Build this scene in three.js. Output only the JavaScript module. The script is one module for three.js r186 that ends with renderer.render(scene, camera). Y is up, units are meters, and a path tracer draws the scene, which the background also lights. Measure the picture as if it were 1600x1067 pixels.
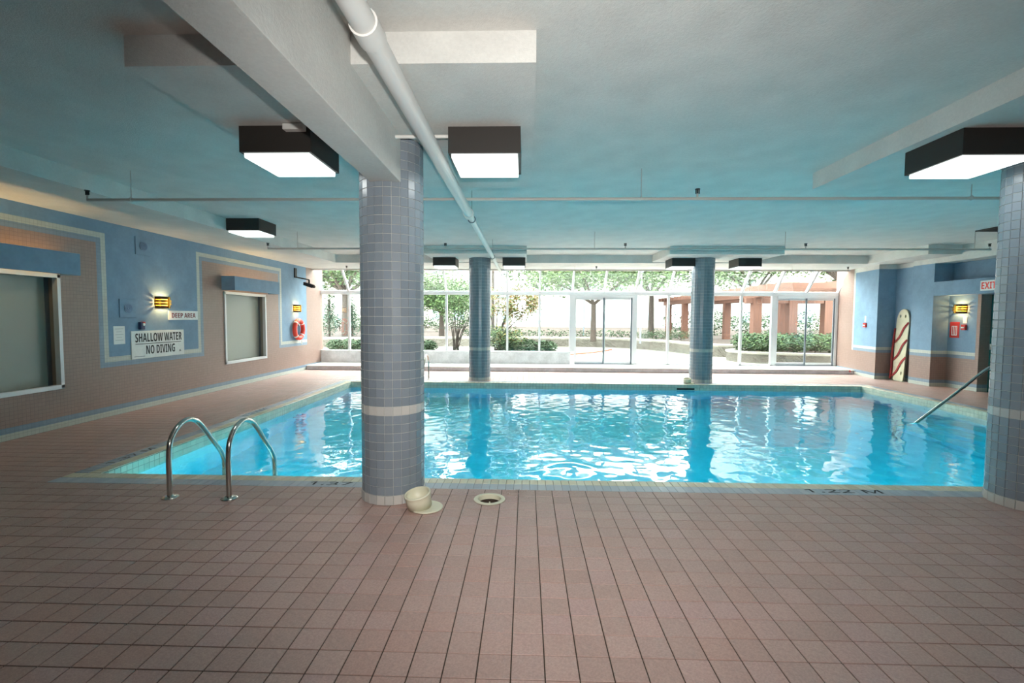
import * as THREE from 'three';
import { mergeGeometries, mergeVertices } from 'three/addons/utils/BufferGeometryUtils.js';
import { RoundedBoxGeometry } from 'three/addons/geometries/RoundedBoxGeometry.js';
import { TextGeometry } from 'three/addons/geometries/TextGeometry.js';
import { FontLoader } from 'three/addons/loaders/FontLoader.js';
import { RectAreaLightUniformsLib } from 'three/addons/lights/RectAreaLightUniformsLib.js';
import { Brush, Evaluator, SUBTRACTION } from 'three-bvh-csg';
RectAreaLightUniformsLib.init();

// ---------------------------------------------------------------- camera, sky, exposure
// Axes used while measuring: X right, Y up, Z into the picture. In three.js z = -Z.
const scene = new THREE.Scene();
const EYE = 1.582, FOCAL = 740;
const camera = new THREE.PerspectiveCamera(2 * Math.atan(533.5 / FOCAL) * 180 / Math.PI, 1600 / 1067, 0.05, 300);
{
  const yaw = 0.0288, pitch = 0.0509, roll = 0.0054;
  const fw = new THREE.Vector3(-Math.sin(yaw) * Math.cos(pitch), -Math.sin(pitch), -Math.cos(yaw) * Math.cos(pitch));
  const r0 = new THREE.Vector3(Math.cos(yaw), 0, -Math.sin(yaw));
  const u0 = new THREE.Vector3().crossVectors(r0, fw);
  const right = r0.clone().multiplyScalar(Math.cos(roll)).addScaledVector(u0, Math.sin(roll));
  const up = u0.clone().multiplyScalar(Math.cos(roll)).addScaledVector(r0, -Math.sin(roll));
  camera.quaternion.setFromRotationMatrix(new THREE.Matrix4().makeBasis(right, up, fw.clone().negate()));
  camera.position.set(0, EYE, 0);
}
scene.add(camera);
const SKY = 7.0;                       // bright overcast sky
scene.background = new THREE.Color(1.0, 1.0, 1.0);
scene.backgroundIntensity = SKY;
const LAMP = 2.8;                     // fluorescent ceiling boxes
const POOL_LAMP = 118;                  // underwater lamps
const renderer = new THREE.WebGLRenderer({ antialias: true });
renderer.toneMapping = THREE.LinearToneMapping;
renderer.toneMappingExposure = 3.0;
renderer.shadowMap.enabled = true;

// the photographer's flash, a hand's breadth above the lens: it throws the crisp shadow of the beam and of the thick pipe on the ceiling
const flash = new THREE.SpotLight(new THREE.Color(1.0, 0.97, 0.93), 15, 0, 0.95, 1.0, 2);
flash.position.set(0.02, EYE + 0.2, 0.0); flash.target.position.set(0.45, EYE + 0.12, -4.0);
flash.castShadow = true; flash.shadow.radius = 1.5; flash.name = 'camera_flash_light';
scene.add(flash, flash.target);

// ---------------------------------------------------------------- helpers
let seed = 7;
const rnd = () => { seed = (seed * 1664525 + 1013904223) >>> 0; return seed / 4294967296; };
const rr = (a, b) => a + (b - a) * rnd();
const V = (X, Y, Z) => new THREE.Vector3(X, Y, -Z);
const taken = {};
function numbered(n) { if (taken[n] === undefined) { taken[n] = 0; return n; } taken[n]++; return n + '_' + String(taken[n]).padStart(3, '0'); }

// uv in metres from the dominant direction of each face
function muv(g) {
  const p = g.attributes.position, n = g.attributes.normal, uv = new Float32Array(p.count * 2);
  for (let i = 0; i < p.count; i++) {
    const ax = Math.abs(n.getX(i)), ay = Math.abs(n.getY(i)), az = Math.abs(n.getZ(i));
    if (ax >= ay && ax >= az) { uv[2 * i] = p.getZ(i); uv[2 * i + 1] = p.getY(i); }
    else if (ay >= az) { uv[2 * i] = p.getX(i); uv[2 * i + 1] = p.getZ(i); }
    else { uv[2 * i] = p.getX(i); uv[2 * i + 1] = p.getY(i); }
  }
  g.setAttribute('uv', new THREE.BufferAttribute(uv, 2));
  return g;
}
// box in measuring axes
function B(x0, x1, y0, y1, z0, z1, round = 0) {
  const w = Math.abs(x1 - x0), h = Math.abs(y1 - y0), d = Math.abs(z1 - z0);
  const g = round ? new RoundedBoxGeometry(w, h, d, 2, Math.min(round, w / 2.01, h / 2.01, d / 2.01)) : new THREE.BoxGeometry(w, h, d);
  g.translate((x0 + x1) / 2, (y0 + y1) / 2, -(z0 + z1) / 2);
  return muv(g);
}
function bar(a, b, r, seg = 10) {       // round bar between two three.js points
  const d = b.clone().sub(a), g = new THREE.CylinderGeometry(r, r, d.length(), seg);
  g.applyQuaternion(new THREE.Quaternion().setFromUnitVectors(new THREE.Vector3(0, 1, 0), d.clone().normalize()));
  g.translate((a.x + b.x) / 2, (a.y + b.y) / 2, (a.z + b.z) / 2);
  return g;
}
function beam(a, b, w, h, upv = new THREE.Vector3(0, 1, 0)) { // square bar between two points
  const d = b.clone().sub(a), len = d.length(), z = d.clone().normalize();
  const x = new THREE.Vector3().crossVectors(upv, z).normalize(), y = new THREE.Vector3().crossVectors(z, x);
  const g = new THREE.BoxGeometry(w, h, len);
  g.applyMatrix4(new THREE.Matrix4().makeBasis(x, y, z));
  g.translate((a.x + b.x) / 2, (a.y + b.y) / 2, (a.z + b.z) / 2);
  return muv(g);
}
function tube(points, r, seg = 12, steps = 40, tension = 0.5) {
  return new THREE.TubeGeometry(new THREE.CatmullRomCurve3(points, false, 'catmullrom', tension), steps, r, seg, false);
}
// tube whose radius tapers along its points
function limb(pts, radii, seg = 8) {
  const pos = [], nor = [], uv = [], idx = [];
  let frame = new THREE.Vector3(1, 0, 0.3).normalize();
  for (let i = 0; i < pts.length; i++) {
    const t = (i < pts.length - 1 ? pts[i + 1].clone().sub(pts[i]) : pts[i].clone().sub(pts[i - 1])).normalize();
    const a = frame.clone().addScaledVector(t, -frame.dot(t)).normalize(), b = new THREE.Vector3().crossVectors(t, a);
    frame = a;
    for (let k = 0; k <= seg; k++) {
      const th = k / seg * Math.PI * 2, n = a.clone().multiplyScalar(Math.cos(th)).addScaledVector(b, Math.sin(th));
      pos.push(pts[i].x + n.x * radii[i], pts[i].y + n.y * radii[i], pts[i].z + n.z * radii[i]);
      nor.push(n.x, n.y, n.z); uv.push(k / seg, i * 0.4);
      if (i && k) { const q = i * (seg + 1) + k; idx.push(q - seg - 2, q - seg - 1, q - 1, q - 1, q - seg - 1, q); }
    }
  }
  const g = new THREE.BufferGeometry();
  g.setAttribute('position', new THREE.Float32BufferAttribute(pos, 3)); g.setAttribute('normal', new THREE.Float32BufferAttribute(nor, 3));
  g.setAttribute('uv', new THREE.Float32BufferAttribute(uv, 2)); g.setIndex(idx);
  return g;
}
const merge = (list) => mergeGeometries(list.map((g) => { const q = g.index ? g.toNonIndexed() : g; for (const k of Object.keys(q.attributes)) if (!['position', 'normal', 'uv', 'color'].includes(k)) q.deleteAttribute(k); return q; }));
function mesh(name, g, m, parent) {
  const o = new THREE.Mesh(g, m); o.name = name; o.castShadow = o.receiveShadow = true;
  if (parent) { if (parent !== scene) g.translate(-parent.position.x, -parent.position.y, -parent.position.z); parent.add(o); }
  return o;
}
function thing(name, label, category, at = [0, 0, 0], group) {
  const o = new THREE.Group(); o.name = numbered(name); o.position.copy(V(...at)); scene.add(o);
  o.userData = { label, category }; if (group) o.userData.group = group;
  return o;
}
function setting(name, label) {
  const o = new THREE.Group(); o.name = numbered(name); scene.add(o);
  o.userData = { kind: 'structure', label, category: 'building part' };
  return o;
}
const part = (g, name, geo, m) => mesh(name, geo, m, g);
const stuff = (o, label) => { o.userData.kind = 'stuff'; if (label) o.userData.label = label; return o; };

// ---------------------------------------------------------------- textures (what the surfaces are made of)
function noise2(n, period, s0) {         // tileable value noise, n x n
  const s = seed; seed = s0;
  const g = []; for (let i = 0; i < period * period; i++) g.push(rnd());
  seed = s;
  const out = new Float32Array(n * n);
  for (let y = 0; y < n; y++) for (let x = 0; x < n; x++) {
    const fx = x / n * period, fy = y / n * period, ix = Math.floor(fx), iy = Math.floor(fy);
    let tx = fx - ix, ty = fy - iy; tx = tx * tx * (3 - 2 * tx); ty = ty * ty * (3 - 2 * ty);
    const at = (i, j) => g[((j + period) % period) * period + (i + period) % period];
    out[y * n + x] = (at(ix, iy) * (1 - tx) + at(ix + 1, iy) * tx) * (1 - ty) + (at(ix, iy + 1) * (1 - tx) + at(ix + 1, iy + 1) * tx) * ty;
  }
  return out;
}
function tex(n, fn, srgb, repeat) {
  const d = new Uint8Array(n * n * 4);
  for (let i = 0; i < n * n; i++) { const c = fn(i % n, Math.floor(i / n), i); d[4 * i] = c[0]; d[4 * i + 1] = c[1]; d[4 * i + 2] = c[2]; d[4 * i + 3] = 255; }
  const t = new THREE.DataTexture(d, n, n); t.wrapS = t.wrapT = THREE.RepeatWrapping; t.magFilter = THREE.LinearFilter; t.minFilter = THREE.LinearMipmapLinearFilter; t.generateMipmaps = true;
  if (srgb) t.colorSpace = THREE.SRGBColorSpace;
  t.repeat.set(repeat, repeat); t.needsUpdate = true;
  return t;
}
const nA = noise2(512, 16, 11), nB = noise2(512, 64, 12), nC = noise2(512, 200, 13), nD = noise2(512, 5, 14);
const grey = (v) => { const k = Math.max(0, Math.min(255, v)); return [k, k, k]; };
const stuccoBump = tex(512, (x, y, i) => grey(255 * (0.35 * nB[i] + 0.65 * nC[i])), false, 1.1);
const stuccoTone = tex(512, (x, y, i) => grey(236 + 12 * nA[i] + 8 * nC[i]), true, 0.37);
const plainTone = tex(512, (x, y, i) => grey(232 + 14 * nA[i] + 9 * nB[i]), true, 0.5);
const tileTone = [], TN = 16; { const s = seed; seed = 99; for (let i = 0; i < TN * TN; i++) tileTone.push(rnd()); seed = s; }
const smallTile = (inT, inG) => (x, y, i) => { const u = x % 32, v = y % 32, t = tileTone[Math.floor(y / 32) * TN + Math.floor(x / 32)]; return grey(u < 2 || v < 2 ? inG : inT(t, i)); };
const wallTileMap = tex(512, smallTile((t, i) => 238 + 10 * t + 5 * nC[i], 206), true, 1 / 0.81);
const wallTileBump = tex(512, smallTile(() => 235, 40), false, 1 / 0.81);
const claySpeck = tex(512, (x, y, i) => { const k = 214 + 22 * nB[i] + 16 * nC[i] + (nC[(i * 7) % 262144] > 0.93 ? -22 : 0); return [k, k * 0.992, k * 0.985]; }, true, 2.3);
const clayBump = tex(512, (x, y, i) => grey(255 * (0.5 * nB[i] + 0.5 * nC[i])), false, 2.3);
const concreteTone = tex(512, (x, y, i) => grey(205 + 26 * nA[i] + 14 * nB[i] + 9 * nC[i]), true, 0.4);
const barkTone = tex(256, (x, y, i) => { const k = 150 + 90 * nC[(x * 2 + Math.floor(y / 4) * 512) % 262144]; return grey(k); }, true, 1);
const woodTone = tex(256, (x, y, i) => grey(195 + 40 * nB[(x * 2 + Math.floor(y / 10) * 512) % 262144] + 18 * nC[(i * 3) % 262144]), true, 0.8);
const weave = tex(256, (x, y, i) => grey(200 + 22 * nC[(i * 2) % 262144] + ((x >> 1) % 2) * 14 + ((y >> 1) % 2) * 12), true, 4);

// ---------------------------------------------------------------- materials
const std = (color, roughness = 0.6, more = {}) => new THREE.MeshPhysicalMaterial({ color, roughness, ...more });
const M = {
  ceiling: std('#dcdbd6', 0.95, { map: stuccoTone, bumpMap: stuccoBump, bumpScale: 0.002 }),
  white: std('#d9d8d3', 0.85, { map: plainTone }),
  blue: std('#7c9bb4', 0.7, { map: plainTone }),
  pink: std('#9b8076', 0.35, { map: wallTileMap, bumpMap: wallTileBump, bumpScale: 0.0012 }),
  pale: std('#bfc3b9', 0.35, { map: wallTileMap, bumpMap: wallTileBump, bumpScale: 0.0012 }),
  slate: std('#8093a4', 0.35, { map: wallTileMap, bumpMap: wallTileBump, bumpScale: 0.0012 }),
  grout: std('#4c4138', 0.95, { map: plainTone }),
  paleGrout: std('#c6c8c3', 0.95, { map: plainTone }),
  tan: std('#8b8577', 0.95, { map: plainTone }),
  basin: std('#e2f3f8', 0.6, { map: plainTone }),
  steel: std('#c9c6bf', 0.17, { metalness: 1 }),
  alu: std('#d4d6d8', 0.38, { metalness: 0.25 }),
  aluDark: std('#6e7780', 0.4, { metalness: 0.5 }),
  pipe: std('#dedcd7', 0.42),
  pipeThin: std('#c6bcb4', 0.5),
  fixture: std('#2b2622', 0.55),
  lens: new THREE.MeshStandardMaterial({ color: '#e9efec', roughness: 0.4, emissive: '#eef6f2', emissiveIntensity: 0.55 }),
  black: std('#17171a', 0.5),
  cream: std('#ddd6b8', 0.45, { map: plainTone }),
  plate: std('#e4e6e2', 0.5),
  signWhite: std('#e6e9e6', 0.45, { map: plainTone }),
  ink: std('#15161a', 0.6),
  maroon: std('#7c2a2c', 0.6),
  red: std('#c5302a', 0.45),
  ring: std('#e2432f', 0.5),
  brass: std('#c79a3c', 0.28, { metalness: 0.9 }),
  bronze: std('#4a3a22', 0.4, { metalness: 0.7 }),
  warmGlass: new THREE.MeshStandardMaterial({ color: '#fff0d0', roughness: 0.5, emissive: '#ffcf88', emissiveIntensity: 0.35 }),
  warmTube: new THREE.MeshStandardMaterial({ color: '#fff0d0', roughness: 0.5, emissive: '#ffd08a', emissiveIntensity: 0.8 }),
  teal: std('#147a76', 0.4),
  glass: new THREE.MeshPhysicalMaterial({ color: '#f4faf8', roughness: 0.0, transmission: 1, thickness: 0, ior: 1.5 }),
  blind: std('#9a9c8c', 0.9, { map: weave }),
  frosted: new THREE.MeshPhysicalMaterial({ color: '#b6b9ad', roughness: 0.3, transmission: 0.35, thickness: 0, ior: 1.5 }),
  reveal: std('#8f8a80', 0.7),
  concrete: std('#989489', 0.9, { map: concreteTone }),
  patio: std('#aaa59b', 0.9, { map: concreteTone }),
  soil: std('#3f3026', 1, { map: concreteTone }),
  knee: std('#e9e8ec', 0.8, { map: concreteTone }),
  cedar: std('#633f2f', 0.8, { map: woodTone }),
  bark: std('#4a4038', 0.95, { map: barkTone }),
  leaf: new THREE.MeshPhysicalMaterial({ color: '#ffffff', vertexColors: true, roughness: 0.9, side: THREE.DoubleSide }),
  building: std('#aaa69e', 0.9, { map: concreteTone }),
  pane: std('#8b9aa6', 0.2),
  brick: std('#a4614a', 0.9, { map: concreteTone }),
};
M.water = new THREE.MeshPhysicalMaterial({ color: '#ffffff', roughness: 0.0, transmission: 1, thickness: 1, ior: 1.333, attenuationColor: new THREE.Color(0.09, 0.835, 0.96), attenuationDistance: 2.1 });
const floorTones = ['#c5a59c', '#c7a89f', '#c1a299', '#c6a399', '#c2a49c', '#c9a8a0', '#bfa097', '#c7a6a0'];
const floorMats = floorTones.map((c, i) => { const m = claySpeck.clone(); m.offset.set(i * 0.37, i * 0.61); const b = clayBump.clone(); b.offset.copy(m.offset); return std(c, 0.42, { map: m, bumpMap: b, bumpScale: 0.0006 }); });
const fieldMat = std('#ffffff', 0.42, { vertexColors: true, map: claySpeck, bumpMap: clayBump, bumpScale: 0.0006 });
const glazeMat = std('#ffffff', 0.25, { vertexColors: true });
const colTones = ['#808a93', '#848e96', '#7e8891', '#868f97', '#808991', '#828c96'];
const colMats = colTones.map((c) => std(c, 0.22));
const bandMats = ['#bdbbb6', '#c5c1bb', '#b5b4b1'].map((c) => std(c, 0.25));
const copeMats = ['#d9d2b8', '#d2ccb4', '#ded8c2', '#cfc8ae'].map((c) => std(c, 0.35));
const copeBlueMats = ['#a9b4bf', '#a1aeba', '#b1bac2'].map((c) => std(c, 0.35));
const poolTones = ['#ccd2bd', '#d4d8c4', '#c3cbb8', '#cfd3c0'];

// a bevelled tile lying flat: top at y = 0, centred
function tileArrays(w, d, t = 0.008, b = 0.0012) {
  const x = w / 2, z = d / 2, xi = x - b, zi = z - b, P = [];
  const quad = (a, c, e, f) => P.push(a, c, e, a, e, f);
  const T = [[-xi, 0, -zi], [xi, 0, -zi], [xi, 0, zi], [-xi, 0, zi]], O = [[-x, -b, -z], [x, -b, -z], [x, -b, z], [-x, -b, z]], L = [[-x, -t, -z], [x, -t, -z], [x, -t, z], [-x, -t, z]];
  quad(T[0], T[3], T[2], T[1]);
  for (let i = 0; i < 4; i++) { const j = (i + 1) % 4; quad(T[i], T[j], O[j], O[i]); quad(O[i], O[j], L[j], L[i]); }
  return P;
}
function tileGeo(w, d, t, b) {
  const P = tileArrays(w, d, t, b), g = new THREE.BufferGeometry();
  g.setAttribute('position', new THREE.Float32BufferAttribute(P.flat(), 3)); g.computeVertexNormals();
  return muv(g);
}
class Field {                            // many tiles joined, each with a tone of its own
  constructor() { this.p = []; this.c = []; }
  add(P, m, color) { const v = new THREE.Vector3(); for (const q of P) { v.set(...q).applyMatrix4(m); this.p.push(v.x, v.y, v.z); this.c.push(color.r, color.g, color.b); } }
  build(name, mat, parent, label) {
    const g = new THREE.BufferGeometry();
    g.setAttribute('position', new THREE.Float32BufferAttribute(this.p, 3)); g.setAttribute('color', new THREE.Float32BufferAttribute(this.c, 3));
    g.computeVertexNormals(); muv(g);
    return stuff(mesh(name, g, mat, parent), label);
  }
}
const project = (p) => { const q = p.clone().project(camera); return q; };
camera.updateMatrixWorld(true); camera.updateProjectionMatrix();
const inFrame = (p) => { const q = project(p); return q.z < 1 && Math.abs(q.x) < 1.02 && Math.abs(q.y) < 1.02; };

// ---------------------------------------------------------------- main dimensions (metres)
const WL = -6.49, WR = 9.58, HC = 3.23, HS = 3.02, HP = 3.05, ZB = -2.2, ZSTEP = 13.8, ZG = 14.89, ZTOP = 14.25, HE = 2.28;
const PX0 = -4.25, PX1 = 7.95, PZ0 = 4.56, PZ1 = 11.37, WATER = -0.135, DEPTH = -1.36;
const T = 0.1524, TX0 = -0.0562, TZ0 = 1.9946, ROWEND = TZ0 + 15 * T;      // deck tile grid
const SK = { x: -0.305, z: 4.04, r: 0.108 };                               // skimmer opening

// ---------------------------------------------------------------- floor: slab, deck tiles, coping
const floor = setting('floor', 'pink clay tile pool deck with dark joints');
{
  const s = new THREE.Shape([[WL - 0.3, ZB - 0.3], [10.7, ZB - 0.3], [10.7, ZG + 0.1], [WL - 0.3, ZG + 0.1]].map((q) => new THREE.Vector2(q[0], q[1])));
  s.holes.push(new THREE.Path([[PX0 - 0.01, PZ0 - 0.01], [PX0 - 0.01, PZ1 + 0.01], [PX1 + 0.01, PZ1 + 0.01], [PX1 + 0.01, PZ0 - 0.01]].map((q) => new THREE.Vector2(q[0], q[1]))));
  s.holes.push(new THREE.Path().absarc(SK.x, SK.z, SK.r, 0, Math.PI * 2, true));
  const g = new THREE.ExtrudeGeometry(s, { depth: 0.13, bevelEnabled: false, curveSegments: 32 });
  g.rotateX(-Math.PI / 2); g.translate(0, -0.005 - 0.13, 0); muv(g);
  part(floor, 'floor_slab', g, M.grout);

  // deck tiles by rectangle, cut at the edges
  const CO = PZ0 - ROWEND, CB = 0.135, rects = [
    [WL, WR, ZB, ROWEND],
    [WL, PX0 - CO, ROWEND, PZ1 + CO],
    [PX1 + CO, 10.1, ROWEND, PZ1 + CO],
    [WL, WR + 0.1, PZ1 + CO, ZSTEP],
  ];
  const all = [];
  for (const [x0, x1, z0, z1] of rects) {
    for (let i = Math.floor((x0 - TX0) / T); TX0 + i * T < x1; i++) for (let j = Math.floor((z0 - TZ0) / T); TZ0 + j * T < z1; j++) {
      const a = Math.max(x0, TX0 + i * T), b = Math.min(x1, TX0 + (i + 1) * T), c = Math.max(z0, TZ0 + j * T), d = Math.min(z1, TZ0 + (j + 1) * T);
      if (b - a < 0.02 || d - c < 0.02) continue;
      const cx = (a + b) / 2, cz = (c + d) / 2;
      const t = { cx, cz, w: b - a - 0.006, d: d - c - 0.006, full: b - a > T - 1e-6 && d - c > T - 1e-6, tone: Math.floor(rnd() * 8) };
      t.cut = Math.hypot(cx - SK.x, cz - SK.z) < SK.r + 0.11;
      t.seen = inFrame(V(cx, 0, cz)); t.dist = Math.hypot(cx, cz, EYE);
      all.push(t);
    }
  }
  const near = all.filter((t) => t.seen && t.full && !t.cut).sort((p, q) => p.dist - q.dist).slice(0, 288);
  const chosen = new Set(near), tg = [0, 1, 2].map((k) => { const g2 = tileGeo(T - 0.006, T - 0.006); const uv = g2.attributes.uv; for (let i = 0; i < uv.count; i++) uv.setXY(i, uv.getX(i) + k * 0.19, uv.getY(i) + k * 0.27); return g2; });
  near.forEach((t, k) => { const o = new THREE.Mesh(tg[k % 3], floorMats[t.tone]); o.name = 'floor_tile'; o.position.copy(V(t.cx, rr(-0.0006, 0), t.cz)); o.castShadow = o.receiveShadow = true; floor.add(o); });
  const f = new Field(), m4 = new THREE.Matrix4(), cols = floorTones.map((c) => new THREE.Color(c));
  for (const t of all) if (!chosen.has(t) && !t.cut) f.add(tileArrays(t.w, t.d), m4.makeTranslation(t.cx, -0.0003, -t.cz), cols[t.tone]);
  f.build('floor_tile_field', fieldMat, floor);
  const ev = new Evaluator(); ev.useGroups = false; ev.attributes = ['position', 'normal', 'uv'];
  for (const t of all) if (t.cut) {
    const bx = new Brush(B(t.cx - t.w / 2, t.cx + t.w / 2, -0.008, 0, t.cz - t.d / 2, t.cz + t.d / 2)), cy = new THREE.CylinderGeometry(SK.r, SK.r, 0.1, 40); cy.translate(SK.x, 0, -SK.z);
    const cb = new Brush(cy); bx.updateMatrixWorld(); cb.updateMatrixWorld();
    const res = ev.evaluate(bx, cb, SUBTRACTION).geometry;
    if (res.attributes.position.count) part(floor, 'floor_tile', muv(res), floorMats[t.tone]);
  }

  // coping round the pool: a cream row with a rounded nose at the water, a grey-blue row behind it
  const cw = 0.0752, nearCope = [], rest = new Field(), creamC = ['#d9d2b8', '#d2ccb4', '#ded8c2', '#cfc8ae'].map((c) => new THREE.Color(c)), blueC = ['#a9b4bf', '#a1aeba', '#b1bac2'].map((c) => new THREE.Color(c));
  const cg = tileGeo(cw - 0.003, CB - 0.003, 0.01, 0.004), bg = tileGeo(cw - 0.003, CO - CB - 0.004, 0.008, 0.0012);
  const ring = [[[PX0 - CO, PZ0], [PX1 + CO, PZ0], 0], [[PX0 - CO, PZ1], [PX1 + CO, PZ1], 2], [[PX0, PZ0], [PX0, PZ1], 1], [[PX1, PZ0], [PX1, PZ1], 3]];
  for (const [a, b, side] of ring) {
    const L = Math.hypot(b[0] - a[0], b[1] - a[1]), n = Math.round(L / cw);
    for (let k = 0; k < n; k++) for (const row of [0, 1]) {
      const s = (k + 0.5) * L / n, off = row === 0 ? CB / 2 : CB + (CO - CB) / 2;
      const x = side % 2 === 0 ? a[0] + s : a[0] + (side === 1 ? -off : off), z = side % 2 === 0 ? a[1] + (side === 0 ? -off : off) : a[1] + s;
      if (side % 2 === 0 && row === 0 && (x < PX0 - 0.13 || x > PX1 + 0.13)) { /* corner squares keep the row going */ }
      const tone = rnd();
      if (side === 0 && inFrame(V(x, 0, z)) && x < 4.3) {
        const o = new THREE.Mesh(row ? bg : cg, row ? copeBlueMats[Math.floor(tone * 3)] : copeMats[Math.floor(tone * 4)]);
        o.name = 'coping_tile'; o.position.copy(V(x, 0, z)); o.castShadow = o.receiveShadow = true; floor.add(o);
      } else {
        const P = row ? tileArrays(cw - 0.003, CO - CB - 0.004) : tileArrays(cw - 0.003, CB - 0.003, 0.01, 0.004);
        const m = new THREE.Matrix4(); if (side % 2) m.makeRotationY(Math.PI / 2); m.setPosition(x, 0, -z);
        rest.add(P, m, row ? blueC[Math.floor(tone * 3)] : creamC[Math.floor(tone * 4)]);
      }
    }
  }
  rest.build('coping_tile_field', glazeMat, floor);
}

// ---------------------------------------------------------------- pool basin, waterline tiles, steps, water
const basin = setting('pool_basin', 'pale blue painted pool basin below the deck');
{
  const t = 0.25;
  part(basin, 'basin_shell', merge([
    B(PX0 - t, PX1 + t, DEPTH - 0.2, DEPTH, PZ0 - t, PZ1 + t),
    B(PX0 - t, PX0, DEPTH, -0.136, PZ0 - t, PZ1 + t), B(PX1, PX1 + t, DEPTH, -0.136, PZ0 - t, PZ1 + t),
    B(PX0, PX1, DEPTH, -0.136, PZ0 - t, PZ0), B(PX0, PX1, DEPTH, -0.136, PZ1, PZ1 + t)]), M.basin);
  for (let k = 0; k < 4; k++) part(basin, 'pool_step', B(PX1 - 0.34 * (4 - k), PX1, DEPTH, DEPTH + 0.27 * (k + 1), 6.4, 8.6, 0.02), M.basin);
  const f = new Field(), cols = poolTones.map((c) => new THREE.Color(c)), cw = 0.0752, ch = 0.066;
  const put = (x, y, z, turn) => { const m = new THREE.Matrix4().makeRotationY(turn).multiply(new THREE.Matrix4().makeRotationX(Math.PI / 2)); m.setPosition(x, y, -z); f.add(tileArrays(cw - 0.003, ch - 0.003, 0.005, 0.001), m, cols[Math.floor(rnd() * 4)]); };
  for (let r = 0; r < 3; r++) {
    const y = -0.012 - (r + 0.5) * ch;
    for (let x = PX0 + cw / 2; x < PX1; x += cw) { put(x, y, PZ1 - 0.004, 0); put(x, y, PZ0 + 0.004, Math.PI); }
    for (let z = PZ0 + cw / 2; z < PZ1; z += cw) { put(PX0 + 0.004, y, z, Math.PI / 2); put(PX1 - 0.004, y, z, -Math.PI / 2); }
  }
  f.build('waterline_tile_field', glazeMat, basin);
  part(basin, 'skimmer_slot', B(3.62, 4.04, -0.125, -0.085, PZ1 - 0.012, PZ1 - 0.002), M.black);
}
// lit underwater lamps set in the basin wall below the near deck edge: the water is brighter than the room round it
for (const [x, lb] of [[-2.9, 'round underwater pool lamp below the ladder deck edge'], [0.4, 'round underwater pool lamp below the skimmer opening'], [3.6, 'round underwater pool lamp below the deck edge marked 1.22'], [6.8, 'round underwater pool lamp near the pool steps']]) {
  const g = thing('underwater_lamp', lb, 'pool light', [x, -0.84, PZ0], 'underwater pool lamps'), y = -0.7;
  const rim = new THREE.TorusGeometry(0.135, 0.014, 10, 32); rim.translate(x, y, -PZ0 - 0.012); part(g, 'rim', rim, M.steel);
  const len = new THREE.CylinderGeometry(0.125, 0.13, 0.02, 32); len.rotateX(Math.PI / 2); len.translate(x, y, -PZ0 - 0.012); part(g, 'lamp_lens', len, M.lens);
  const l = new THREE.RectAreaLight(new THREE.Color(1, 1, 1), POOL_LAMP, 0.2, 0.2); l.position.copy(V(x, y, PZ0 + 0.03)); l.rotation.y = Math.PI * 0; l.name = 'underwater_lamp_light'; scene.add(l);
}
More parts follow.
